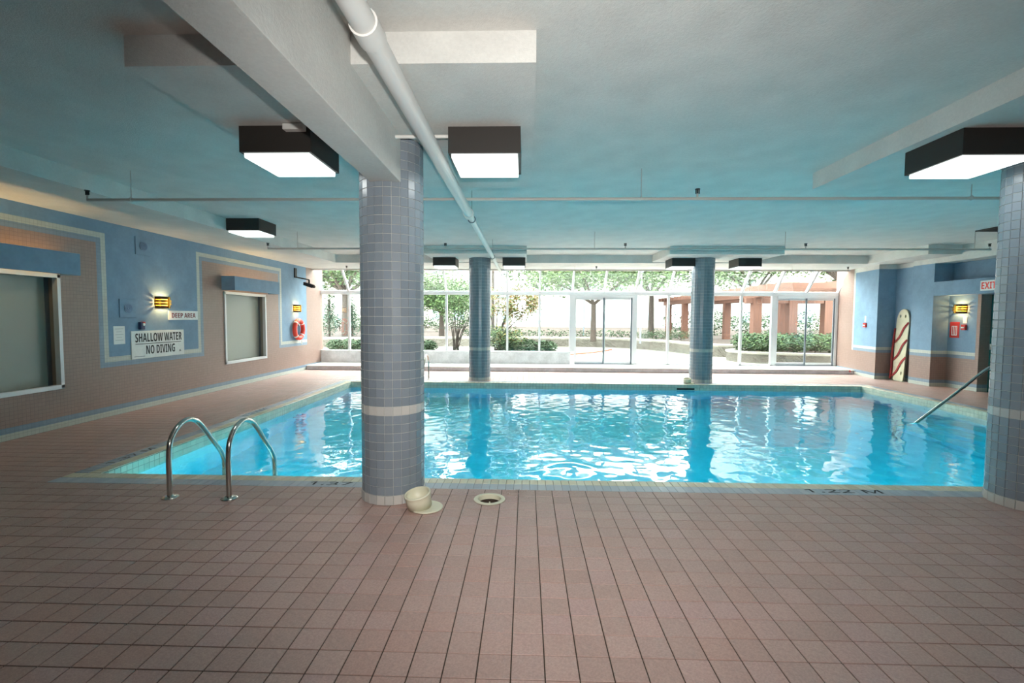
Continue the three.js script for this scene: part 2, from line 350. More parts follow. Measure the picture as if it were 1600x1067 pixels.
{
  // water body: a closed volume whose top is rippled
  const nx = 480, nz = 270, x0 = PX0 - 0.012, x1 = PX1 + 0.012, z0 = PZ0 - 0.012, z1 = PZ1 + 0.012;
  const waves = []; { const s = seed; seed = 4242;
    for (let i = 0; i < 46; i++) { const lam = 0.085 * Math.pow(5.5, rnd()), th = rnd() * Math.PI * 2, slope = 0.0040; const k = 2 * Math.PI / lam; waves.push([k * Math.cos(th), k * Math.sin(th), slope / k, rnd() * 6.28]); }
    seed = s; }
  const rings = [[0.5, 5.25, 0.30, 0.0042], [-0.1, 5.5, 0.62, 0.003], [-0.55, 4.95, 0.25, 0.003], [3.4, 5.1, 1.3, 0.003]];
  const H = (x, z) => { let h = 0; const calm = 0.55 + 0.45 * Math.sin(x * 0.7 + 1.3) * Math.cos(z * 0.9 - 0.4); for (const w of waves) h += w[2] * Math.sin(w[0] * x + w[1] * z + w[3]); h *= 0.75 + 0.5 * calm; for (const q of rings) { const r = Math.hypot(x - q[0], z - q[1]) - q[2]; h += q[3] * Math.exp(-(r * r) / 0.006); } return WATER + h; };
  const pos = [], idx = [], at = (i, j) => j * (nx + 1) + i;
  for (let j = 0; j <= nz; j++) for (let i = 0; i <= nx; i++) { const x = x0 + (x1 - x0) * i / nx, z = z0 + (z1 - z0) * j / nz; pos.push(x, H(x, z), -z); }
  for (let j = 0; j < nz; j++) for (let i = 0; i < nx; i++) idx.push(at(i, j), at(i + 1, j), at(i + 1, j + 1), at(i, j), at(i + 1, j + 1), at(i, j + 1));
  const top = new THREE.BufferGeometry(); top.setAttribute('position', new THREE.Float32BufferAttribute(pos, 3)); top.setIndex(idx); top.computeVertexNormals();
  const n0 = (nx + 1) * (nz + 1), sp = [], si = [], border = [];
  for (let i = 0; i < nx; i++) border.push(at(i, 0)); for (let j = 0; j < nz; j++) border.push(at(nx, j)); for (let i = nx; i > 0; i--) border.push(at(i, nz)); for (let j = nz; j > 0; j--) border.push(at(0, j));
  border.forEach((b, k) => { sp.push(pos[3 * b], pos[3 * b + 1], pos[3 * b + 2], pos[3 * b], DEPTH - 0.02, pos[3 * b + 2]); const q = 2 * k, r = 2 * ((k + 1) % border.length); si.push(q, q + 1, r, r, q + 1, r + 1); });
  const c = sp.length / 3; for (const [x, z] of [[x0, z0], [x1, z0], [x1, z1], [x0, z1]]) sp.push(x, DEPTH - 0.02, -z); si.push(c, c + 2, c + 1, c, c + 3, c + 2);
  const side = new THREE.BufferGeometry(); side.setAttribute('position', new THREE.Float32BufferAttribute(sp, 3)); side.setIndex(si); const sideN = side.toNonIndexed(); sideN.computeVertexNormals();
  const w = mesh('pool_water', mergeGeometries([top.toNonIndexed(), sideN]), M.water, scene);
  w.geometry = (() => { const g = w.geometry; return g; })();
  w.userData = { kind: 'stuff', label: 'clear turquoise pool water with small ripples', category: 'water' };
}

// ---------------------------------------------------------------- ceiling, soffits, drop panels, beam
const ceiling = setting('ceiling', 'rough white stucco ceiling over the pool');
part(ceiling, 'ceiling_slab', B(WL - 0.3, 10.7, HC, HC + 0.3, ZB - 0.3, ZTOP + 0.1), M.ceiling);
part(ceiling, 'soffit', B(WL - 0.3, -5.09, HS, HC + 0.01, ZB - 0.3, ZTOP + 0.05), M.ceiling);
part(ceiling, 'edge_beam', B(-5.09, 9.9, HS, HC + 0.01, 12.62, ZTOP + 0.05), M.ceiling);
part(ceiling, 'soffit', B(8.85, 10.6, HS, HC + 0.01, 10.78, 12.62), M.ceiling);
for (const [a, b, c, d] of [[-2.38, 0.05, 2.81, 5.47], [3.24, 5.5, 2.81, 5.55], [-2.38, 0.01, 11.03, 12.63], [3.3, 5.9, 11.08, 12.63]]) part(ceiling, 'drop_panel', B(a, b, HP, HC + 0.01, c, d), M.ceiling);
part(ceiling, 'ceiling_beam', B(-1.28, -1.03, 2.68, HC + 0.01, ZB - 0.3, 3.99, 0.006), M.ceiling);

// ---------------------------------------------------------------- left wall
const wallLeft = setting('wall_left', 'blue painted wall with pink tile panels and pale tile borders');
const W1 = [4.3, 6.43, 0.56, 2.14], W2 = [10.02, 11.65, 0.54, 2.1];
{
  const blues = [[-9, 13.87, 2.84, 9], [7.18, 9.2, 0.93, 9], [12.44, 13.87, 0.9, 9]];
  const zoneAt = (z, y) => {
    for (const w of [W1, W2]) if (z > w[0] && z < w[1] && y > w[2] && y < w[3]) return null;
    if (y < 0.085) return 'pale'; if (y < 0.16) return 'slate';
    let d = 9;
    for (const [a, b, c, e] of blues) d = Math.min(d, Math.max(a - z, z - b, c - y, y - e, 0));
    if (z > 13.87 && d > 0) return 'pink';
    return d === 0 ? 'blue' : d < 0.08 ? 'pale' : d < 0.16 ? 'slate' : 'pink';
  };
  const zs = [...new Set([ZB - 0.3, ZG + 0.1, 13.87, ...[W1, W2].flatMap((w) => [w[0], w[1]]), ...blues.flatMap((b) => [b[0], b[0] - 0.08, b[0] - 0.16, b[1], b[1] + 0.08, b[1] + 0.16])])].filter((z) => z >= ZB - 0.3 && z <= ZG + 0.1).sort((a, b) => a - b);
  const ys = [...new Set([0, 0.085, 0.16, HS + 0.02, ...[W1, W2].flatMap((w) => [w[2], w[3]]), ...blues.flatMap((b) => [b[2], b[2] - 0.08, b[2] - 0.16])])].filter((y) => y >= 0 && y <= HS + 0.02).sort((a, b) => a - b);
  const bag = { pink: [], pale: [], slate: [], blue: [] };
  for (let i = 0; i + 1 < zs.length; i++) for (let j = 0; j + 1 < ys.length; j++) {
    if (zs[i + 1] - zs[i] < 1e-4 || ys[j + 1] - ys[j] < 1e-4) continue;
    const k = zoneAt((zs[i] + zs[i + 1]) / 2, (ys[j] + ys[j + 1]) / 2); if (k) bag[k].push(B(WL - 0.3, WL, ys[j], ys[j + 1], zs[i], zs[i + 1]));
  }
  for (const [k, nm] of [['pink', 'pink_tile_panel'], ['pale', 'pale_tile_border'], ['slate', 'slate_tile_border'], ['blue', 'blue_paint']]) part(wallLeft, nm, merge(bag[k]), M[k]);
  // interior windows: frame, reveal, pane, blind behind
  [W1, W2].forEach((w, n) => {
    const g = setting('window_' + (n + 1), n ? 'interior window with pale glass beside the life ring' : 'wide interior window with dull grey glass under a blue light box');
    const [a, b, c, d] = w, f = 0.05;
    for (const q of [[a, b, c - 0.01, c + f], [a, b, d - f, d + 0.01], [a, a + f, c, d], [b - f, b, c, d]]) part(g, 'window_frame', B(WL - 0.05, WL + 0.025, q[2], q[3], q[0], q[1], 0.004), M.alu);
    part(g, 'reveal', merge([B(WL - 0.2, WL - 0.05, c, c + 0.02, a, b), B(WL - 0.2, WL - 0.05, d - 0.02, d, a, b), B(WL - 0.2, WL - 0.05, c, d, a, a + 0.02), B(WL - 0.2, WL - 0.05, c, d, b - 0.02, b)]), M.reveal);
    part(g, 'inner_frame', merge([B(WL - 0.17, WL - 0.13, c, d, b - 0.07, b - 0.02), B(WL - 0.17, WL - 0.13, c, d, a + 0.02, a + 0.07)]), M.aluDark);
    part(g, 'pane', B(WL - 0.152, WL - 0.146, c + 0.02, d - 0.02, a + 0.07, b - 0.07), M.frosted);
    part(g, 'blind', B(WL - 0.3, WL - 0.26, c - 0.02, d + 0.02, a - 0.02, b + 0.02), M.blind);
  });
}
// ---------------------------------------------------------------- wall behind the camera
{
  const g = setting('wall_back', 'blue and pink wall behind the viewer');
  part(g, 'pink_tile_panel', B(WL - 0.3, 10.7, 0, 0.77, ZB - 0.3, ZB), M.pink); part(g, 'blue_paint', B(WL - 0.3, 10.7, 0.77, HC, ZB - 0.3, ZB), M.blue);
}
// ---------------------------------------------------------------- right wall
const wallRight = setting('wall_right', 'stepped wall with blue paint above a pink tile dado');
{
  const prism = (pts, y0, y1) => { const s = new THREE.Shape(pts.map((p) => new THREE.Vector2(p[0], p[1]))); const g = new THREE.ExtrudeGeometry(s, { depth: y1 - y0, bevelEnabled: false }); g.rotateX(-Math.PI / 2); g.translate(0, y0, 0); return muv(g); };
  const rect = (a, b, c, d) => [[a, c], [b, c], [b, d], [a, d]];
  const bands = [['pale', 0, 0.085], ['slate', 0.085, 0.16], ['pink', 0.16, 0.70], ['slate', 0.70, 0.775], ['pale', 0.775, 0.85], ['blue', 0.85, 2.9], ['white', 2.9, HC]];
  const bag = { pink: [], pale: [], slate: [], blue: [], white: [] };
  const wall = (pts, list = bands) => { for (const [k, a, b] of list) bag[k].push(prism(pts, a, b)); };
  // angled end wall by the glass: pink with a blue field next to the pier
  const ax = (z) => 9.26 + (z - 12.78) * (9.6 - 9.26) / (15 - 12.78), slice = (z0, z1) => [[ax(z0), z0], [10.6, z0], [10.6, z1], [ax(z1), z1]];
  const base = [['pale', 0, 0.085], ['slate', 0.085, 0.16]];
  wall(slice(13.98, 15), [...base, ['pink', 0.16, HC]]);
  wall(slice(13.9, 13.98), [...base, ['pink', 0.16, 0.70], ['pale', 0.70, HC]]);
  wall(slice(12.78, 13.9), bands);
  wall(rect(9.72, 10.6, 12.08, 12.78)); wall(rect(WR, 10.6, 11.46, 12.08));
  wall(rect(9.95, 10.6, 10.75, 11.46), [...bands.slice(0, 5), ['blue', 0.85, 2.14]]);
  wall(rect(9.945, 10.35, 10.67, 10.75), [['pale', 0, 0.085], ['slate', 0.085, 0.16], ['pink', 0.16, 2.14]]);
  wall(rect(WR, 10.6, 9.4, 11.46), [['blue', 2.14, 2.46]]);
  wall(rect(10.02, 10.6, 9.4, 11.46), [['blue', 2.46, 2.9]]);
  wall(rect(WR, 10.6, 9.4, 11.46), [['white', 2.9, HC]]);
  wall(rect(10.3, 10.6, 9.4, 10.67), [['blue', 0, 2.14]]);
  wall(rect(WR, 10.6, ZB - 0.3, 9.4));
  for (const [k, nm] of [['pink', 'pink_tile_dado'], ['pale', 'pale_tile_border'], ['slate', 'slate_tile_border'], ['blue', 'blue_paint'], ['white', 'white_bulkhead']]) part(wallRight, nm, merge(bag[k]), M[k]);
  const d = setting('door_3', 'teal exit door with a push bar');
  part(d, 'door_leaf', B(10.2, 10.25, 0.01, 2.08, 9.7, 10.64, 0.004), M.teal);
  part(d, 'door_frame', merge([B(10.17, 10.3, 0, 2.14, 10.64, 10.67), B(10.17, 10.3, 2.08, 2.14, 9.65, 10.67)]), M.teal);
  part(d, 'push_bar', B(10.1, 10.13, 0.95, 1.0, 9.8, 10.6, 0.008), M.plate);
  part(d, 'bar_bracket', B(10.1, 10.2, 0.93, 1.06, 10.52, 10.6, 0.008), M.plate);
}

// ---------------------------------------------------------------- step, knee wall, glazing
const step = setting('trim_1', 'pale raised kerb below the window wall');
part(step, 'kerb', B(WL, WR + 0.1, 0, 0.10, ZSTEP, ZG + 0.12, 0.008), M.knee);
part(step, 'kerb_nosing', B(WL, WR + 0.1, 0.10, 0.125, ZSTEP - 0.012, ZG + 0.1, 0.008), M.white);
const kneeWall = setting('wall_far', 'low rendered wall under the fixed windows');
part(kneeWall, 'low_wall', B(WL - 0.1, 1.4, 0.1, 0.48, ZG - 0.07, ZG + 0.12), M.knee);
part(kneeWall, 'sill', B(WL - 0.1, 1.42, 0.48, 0.52, ZG - 0.1, ZG + 0.14, 0.008), M.alu);
const mullX = [-6.56, -5.6, -4.57, -3.55, -2.5, -1.53, -0.58, 0.43, 1.45, 2.43, 3.4, 4.43, 5.5, 6.66, 7.66, 8.62, 9.57];
{
  const bot = (x) => (x < 1.42 ? 0.52 : 0.125);
  const roofP = (x, f) => V(x, HE + 0.1 + (HS + 0.05 - HE - 0.1) * f, ZG + (ZTOP + 0.03 - ZG) * f);
  const g = setting('window_3', 'white framed window wall with sloped glass along its top');
  part(g, 'eave_rail', B(WL - 0.1, WR + 0.1, HE, HE + 0.12, ZG - 0.05, ZG + 0.07, 0.01), M.alu);
  part(g, 'head_rail', B(WL - 0.1, WR + 0.1, HS - 0.04, HS + 0.06, ZTOP - 0.02, ZTOP + 0.08, 0.01), M.alu);
  part(g, 'sill_rail', B(3.4, 7.66, 0.125, 0.165, ZG - 0.04, ZG + 0.05, 0.006), M.alu);
  mullX.forEach((x, i) => {
    const wide = [8, 14].includes(i) ? 0.085 : i === 10 ? 0.06 : 0.033;
    if (![9, 15].includes(i)) part(g, 'mullion', B(x - wide, x + wide, bot(x - 0.05), HE + 0.02, ZG - 0.04, ZG + 0.05, 0.006), M.alu);
    part(g, 'rafter', beam(roofP(x, 0), roofP(x, 1), 0.055, 0.09), M.alu);
    if (i + 1 < mullX.length) {
      const x2 = mullX[i + 1];
      if (i < 8 || (i >= 10 && i < 14)) part(g, 'pane', B(x + wide, x2 - 0.03, bot(x + 0.1), HE, ZG, ZG + 0.006), M.glass);
      const a = roofP(x + 0.03, 0), b = roofP(x + 0.03, 1), dx = x2 - x - 0.06;
      const pg = beam(a, b, 0.006, 0.006); const q = new THREE.BoxGeometry(dx, 0.006, a.distanceTo(b));
      const dir = b.clone().sub(a).normalize(); q.applyMatrix4(new THREE.Matrix4().makeBasis(new THREE.Vector3(1, 0, 0), new THREE.Vector3().crossVectors(dir, new THREE.Vector3(1, 0, 0)), dir));
      q.translate(a.x + dx / 2, (a.y + b.y) / 2, (a.z + b.z) / 2); part(g, 'sloped_pane', q, M.glass);
    }
  });
  // two sliding glass doors
  [[1.53, 3.36, 'door_1', 'sliding glass door in pale aluminium opening to the patio'], [7.75, 9.54, 'door_2', 'sliding glass door in pale aluminium beside the pink wall']].forEach(([a, b, nm, lb], k) => {
    const d = setting(nm, lb), y0 = 0.125, y1 = HE, mid = (a + b) / 2, s = 0.045;
    part(d, 'door_track', B(a, b, y0, y0 + 0.03, ZG - 0.06, ZG + 0.08), M.aluDark);
    part(d, 'door_head', B(a, b, y1 - 0.07, y1, ZG - 0.05, ZG + 0.07), M.alu);
    part(d, 'door_jamb', B(b - 0.05, b + 0.02, y0, y1, ZG - 0.06, ZG + 0.07), M.alu);
    [[a, mid + 0.04, 0.035], [mid - 0.04, b - 0.05, -0.02]].forEach(([p, q, off], n) => {
      const z = ZG + off, leaf = new THREE.Group(); leaf.name = 'sliding_leaf'; d.add(leaf);
      mesh('stile', B(p, p + s, y0 + 0.03, y1 - 0.07, z - 0.015, z + 0.02, 0.004), n ? M.aluDark : M.alu, leaf); mesh('stile', B(q - s, q, y0 + 0.03, y1 - 0.07, z - 0.015, z + 0.02, 0.004), n ? M.aluDark : M.alu, leaf);
      mesh('rail', B(p + s, q - s, y0 + 0.03, y0 + 0.1, z - 0.015, z + 0.02, 0.004), M.alu, leaf); mesh('rail', B(p + s, q - s, y1 - 0.13, y1 - 0.07, z - 0.015, z + 0.02, 0.004), M.alu, leaf);
      mesh('pane', B(p + s, q - s, y0 + 0.1, y1 - 0.13, z, z + 0.006), M.glass, leaf);
    });
  });
}

// ---------------------------------------------------------------- tiled columns
const CR = 0.268, NF = 24, ROW = 0.0752, BASE = 0.08;
function column(X, Z, H, label, near, skip) {
  const g = thing('tiled_column', label, 'column', [X, 0, Z], 'round tiled columns round the pool');
  const core = new THREE.CylinderGeometry(CR - 0.003, CR - 0.003, H, NF * 2); core.translate(g.position.x, H / 2, g.position.z); part(g, 'column_core', muv(core), M.paleGrout);
  const fw = 2 * CR * Math.tan(Math.PI / NF), rows = [];
  rows.push([0, BASE, 'base']); for (let k = 0; BASE + k * ROW < H - 0.03; k++) rows.push([BASE + k * ROW, Math.min(H, BASE + (k + 1) * ROW), k === 9 ? 'band' : 'field']);
  const list = [];
  rows.forEach(([y0, y1, kind], r) => { for (let i = 0; i < NF; i++) {
    const th = (i + 0.5) / NF * Math.PI * 2, rad = kind === 'base' ? CR + 0.006 : CR + 0.001, x = X + Math.sin(th) * rad, z = Z - Math.cos(th) * rad, y = (y0 + y1) / 2;   // th = 0 faces the camera side (-Z)
    if (skip && skip(x, y, z)) continue;
    const n = V(Math.sin(th), 0, -Math.cos(th)), p = V(x, y, z);
    list.push({ th, p, y, h: y1 - y0, kind, tone: rnd(), face: n.dot(camera.position.clone().sub(p).normalize()), seen: inFrame(p) });
  } });
  const pick = new Set(near ? list.filter((t) => t.seen && t.face > 0.02 && t.h > ROW - 1e-6 || (t.seen && t.kind === 'base' && t.face > 0.02)).sort((a, b) => b.face - a.face).slice(0, 300) : []);
  const gf = tileGeo(fw - 0.004, ROW - 0.004, 0.007, 0.0015), gb = tileGeo(fw - 0.003, BASE - 0.003, 0.01, 0.002);
  for (const q of [gf, gb]) q.rotateX(Math.PI / 2);
  const f = new Field(), fc = colTones.map((c) => new THREE.Color(c)), bc = ['#bdbbb6', '#c5c1bb', '#b5b4b1'].map((c) => new THREE.Color(c));
  for (const t of list) {
    const fieldy = t.kind === 'field', k = Math.floor(t.tone * (fieldy ? 6 : 3)), turn = Math.PI - 0 + t.th;
    // local +z of an upright tile turned to look outwards
    const yaw = Math.atan2(V(Math.sin(t.th), 0, -Math.cos(t.th)).x, V(Math.sin(t.th), 0, -Math.cos(t.th)).z);
    if (pick.has(t)) { const o = new THREE.Mesh(t.kind === 'base' ? gb : gf, fieldy ? colMats[k] : bandMats[k]); o.name = 'column_tile'; o.position.copy(t.p).sub(g.position); o.rotation.y = yaw; o.castShadow = o.receiveShadow = true; g.add(o); }
    else { const P = t.kind === 'base' ? tileArrays(fw - 0.003, BASE - 0.003, 0.01, 0.002) : tileArrays(fw - 0.004, t.h - 0.004, 0.007, 0.0015); const m = new THREE.Matrix4().makeRotationY(yaw).multiply(new THREE.Matrix4().makeRotationX(Math.PI / 2)); m.setPosition(t.p.x, t.p.y, t.p.z); f.add(P, m, fieldy ? fc[k] : bc[k]); }
  }
  f.build('column_tile_field', glazeMat, g);
  return g;
}
column(-1.17, 4.135, HP, 'grey-blue tiled column where the white ceiling beam ends', true, (x, y, z) => y > 2.69 && x > -1.3 && x < -1.01 && z < 4.135);
column(4.335, 4.14, HP, 'blue-grey tiled column on the deck near the pool handrail', true);
column(-1.16, 11.93, HP, 'tiled column standing behind the pool before the fixed windows over the low wall', false);
column(4.37, 11.9, HP, 'tiled column behind the pool with a cream cup at its foot', false);

// ---------------------------------------------------------------- ceiling lights
function ceilingLight(x, z, top, label, w = 0.56, h = 0.2) {
  const g = thing('ceiling_light', label, 'ceiling light', [x + w / 2, top - h - 0.035, z + w / 2], 'black boxed ceiling lights');
  const y0 = top - h, t = 0.02;
  part(g, 'housing', merge([B(x, x + w, y0, top, z, z + t), B(x, x + w, y0, top, z + w - t, z + w), B(x, x + t, y0, top, z + t, z + w - t), B(x + w - t, x + w, y0, top, z + t, z + w - t), B(x + t, x + w - t, top - 0.02, top, z + t, z + w - t)]), M.fixture);
  part(g, 'diffuser', B(x + 0.022, x + w - 0.022, y0 - 0.035, y0 + 0.03, z + 0.022, z + w - 0.022, 0.008), M.lens);
  const l = new THREE.RectAreaLight(new THREE.Color(0.96, 1.0, 0.97), LAMP, w - 0.12, w - 0.12); l.position.copy(V(x + w / 2, y0 - 0.038, z + w / 2)); l.rotation.x = -Math.PI / 2; l.name = 'ceiling_lamp_light'; scene.add(l);
  return g;
}
const f1 = ceilingLight(-2.23, 3.68, HP, 'black boxed ceiling light on the wall side of the white beam');
const f2 = ceilingLight(-0.61, 3.72, HP, 'black boxed ceiling light under the drop panel beside the thick white pipe');
const f3 = ceilingLight(3.34, 3.80, HP, 'black boxed ceiling light in front of the deck column near the handrail');
ceilingLight(-5.08, 7.96, HC, 'black boxed ceiling light beside the soffit above the warning signs');
ceilingLight(-2.3, 11.7, HP, 'black boxed ceiling light between the soffit and the column before the low wall');
ceilingLight(-0.58, 11.7, HP, 'black boxed ceiling light under the far end of the thick white pipe');
ceilingLight(3.56, 11.75, HP, 'black boxed ceiling light on the glass door side of the column with the cream cup');
ceilingLight(5.16, 11.75, HP, 'black boxed ceiling light between the column with the cream cup and the pergola view');
ceilingLight(-3.3, -0.6, HC, 'black boxed ceiling light over the deck by the wide interior window');
ceilingLight(2.0, -0.6, HC, 'black boxed ceiling light over the open deck away from the pool');
ceilingLight(4.95, 3.8, HP, 'black boxed ceiling light on the door side of the deck column near the handrail');
part(f2, 'conduit', bar(V(-1.03, 2.99, 3.76), V(-0.61, 2.99, 3.76), 0.014), M.pipe);
part(f1, 'junction_box', B(-1.86, -1.7, 3.0, 3.045, 3.62, 3.68, 0.006), M.pipe);
part(f3, 'junction_box', B(3.88, 3.98, 2.99, 3.04, 3.72, 3.8, 0.006), M.pipe);

// ---------------------------------------------------------------- sprinkler pipework
{
  const X = -0.715, Y = 2.86, R = 0.056;
  const m = thing('main_pipe', 'thick white main pipe running under the ceiling towards the windows', 'pipe', [X, Y, 1.0]);
  part(m, 'pipe_run', bar(V(X, Y, ZB), V(X, Y, 5.9), R, 20), M.pipe); part(m, 'pipe_run', bar(V(X, Y, 5.9), V(X, Y, 13.36), R * 0.72, 20), M.pipe);
  for (const z of [2.1, 5.85]) part(m, 'coupling', bar(V(X, Y, z), V(X, Y, z + 0.13), R + 0.009, 20), M.pipe);
  for (const z of [6.25, 10.1]) { part(m, 'hanger_rod', bar(V(X, Y + 0.04, z), V(X, HC, z), 0.006, 8), M.steel); const t = new THREE.TorusGeometry(R * 0.72 + 0.006, 0.006, 8, 24); t.translate(X, Y, -z); part(m, 'hanger_ring', t, M.aluDark); }
  const branch = (z, xa, xb, rods, heads, label) => {
    const g = thing('sprinkler_pipe', label, 'pipe', [xa, 2.9, z], 'thin sprinkler pipes across the ceiling'), y = 2.9, r = 0.018;
    part(g, 'pipe_run', bar(V(xa, y, z), V(xb, y, z), r, 12), M.pipeThin);
    part(g, 'tee', bar(V(X, y - 0.02, z), V(X, y + 0.035, z), 0.026, 12), M.pipeThin);
    for (const x of rods) { part(g, 'hanger_rod', bar(V(x, y + 0.01, z), V(x, x < -5.09 ? HS : HC, z), 0.005, 6), M.pipeThin); const t = new THREE.TorusGeometry(0.024, 0.005, 6, 18); t.rotateY(Math.PI / 2); t.translate(x, y + 0.004, -z); part(g, 'hanger_ring', t, M.pipeThin); }
    for (const x of heads) {
      const h = new THREE.Group(); h.name = 'sprinkler_head'; g.add(h); const o = g.position;
      const add = (nm, q, mt) => { q.translate(-o.x, -o.y, -o.z); mesh(nm, q, mt, null); const k = new THREE.Mesh(q, mt); k.name = nm; k.castShadow = k.receiveShadow = true; h.add(k); };
      add('riser', bar(V(x, y, z), V(x, y + 0.055, z), 0.011, 8), M.pipeThin); add('frame', bar(V(x - 0.018, y + 0.055, z), V(x - 0.018, y + 0.1, z), 0.006, 6), M.black); add('frame', bar(V(x + 0.018, y + 0.055, z), V(x + 0.018, y + 0.1, z), 0.006, 6), M.black);
      add('deflector', bar(V(x, y + 0.1, z), V(x, y + 0.108, z), 0.028, 12), M.black); add('bulb', bar(V(x, y + 0.055, z), V(x, y + 0.1, z), 0.009, 8), M.black);
    }
  };
  branch(5.36, -5.03, 6.9, [-4.515, 1.269, 4.827], [-5.03, 1.885], 'thin sprinkler pipe crossing between the deck columns and the pool');
  branch(9.2, -5.05, 8.69, [-4.46, -2.973, 1.307, 4.903, 8.395], [-5.05, -1.563, 1.893, 5.287, 8.67], 'thin sprinkler pipe crossing above the middle of the pool');
  branch(13.3, -5.06, 8.82, [1.35, 7.3], [-5.06, 1.95, 8.8], 'thin sprinkler pipe under the edge beam by the sloped glass');
  const v = thing('ceiling_vent', 'dark louvred vent set in the ceiling above the exit side', 'vent', [8.55, HC, 8.9]);
  part(v, 'vent_frame', merge([B(8.3, 8.8, HC - 0.02, HC, 8.6, 8.64), B(8.3, 8.8, HC - 0.02, HC, 9.06, 9.1), B(8.3, 8.34, HC - 0.02, HC, 8.64, 9.06), B(8.76, 8.8, HC - 0.02, HC, 8.64, 9.06)]), M.black);
  for (let k = 0; k < 8; k++) part(v, 'slat', B(8.34, 8.76, HC - 0.015, HC - 0.004, 8.66 + k * 0.05, 8.69 + k * 0.05), M.black);
}

// ---------------------------------------------------------------- lettering
const font = await new FontLoader().loadAsync('fonts/droid/droid_sans_bold.typeface.json');
const fontR = await new FontLoader().loadAsync('fonts/droid/droid_sans_regular.typeface.json');
// text of given height and width centred at the origin, reading along `right`, facing `normal`
function text(s, h, w, at, right, upv, f = font, depth = 0.002) {
  const g = new TextGeometry(s, { font: f, size: 1, depth: 1, curveSegments: 4, bevelEnabled: false });
  g.computeBoundingBox(); const b = g.boundingBox;
  g.translate(-(b.min.x + b.max.x) / 2, -(b.min.y + b.max.y) / 2, 0); g.scale(w / (b.max.x - b.min.x), h / (b.max.y - b.min.y), depth);
  const n = new THREE.Vector3().crossVectors(right, upv);
  g.applyMatrix4(new THREE.Matrix4().makeBasis(right, upv, n)); g.translate(at.x, at.y, at.z);
  return g;
}
const UPY = new THREE.Vector3(0, 1, 0), LR = new THREE.Vector3(0, 0, -1), RRt = new THREE.Vector3(0, 0, 1), XR = new THREE.Vector3(1, 0, 0), ZF = new THREE.Vector3(0, 0, -1);

// depth markings on the grey-blue coping row
part(floor, 'depth_marking', text('1.37', 0.085, 0.40, V(-1.84, 0.0008, 4.365), XR, ZF, fontR, 0.001), M.ink);
part(floor, 'depth_marking', text('1.22 M', 0.085, 0.68, V(2.93, 0.0008, 4.37), XR, ZF, fontR, 0.001), M.ink);
part(floor, 'depth_marking', text('1.37 M', 0.085, 0.62, V(-4.44, 0.0008, 5.15), LR, new THREE.Vector3(1, 0, 0).negate(), fontR, 0.001), M.ink);
part(floor, 'depth_marking', text('1.37 M', 0.085, 0.62, V(-4.44, 0.0008, 7.6), LR, new THREE.Vector3(1, 0, 0).negate(), fontR, 0.001), M.ink);
part(floor, 'depth_marking', text('1.22 M', 0.085, 0.62, V(3.85, 0.0008, 11.56), XR, ZF, fontR, 0.001), M.ink);

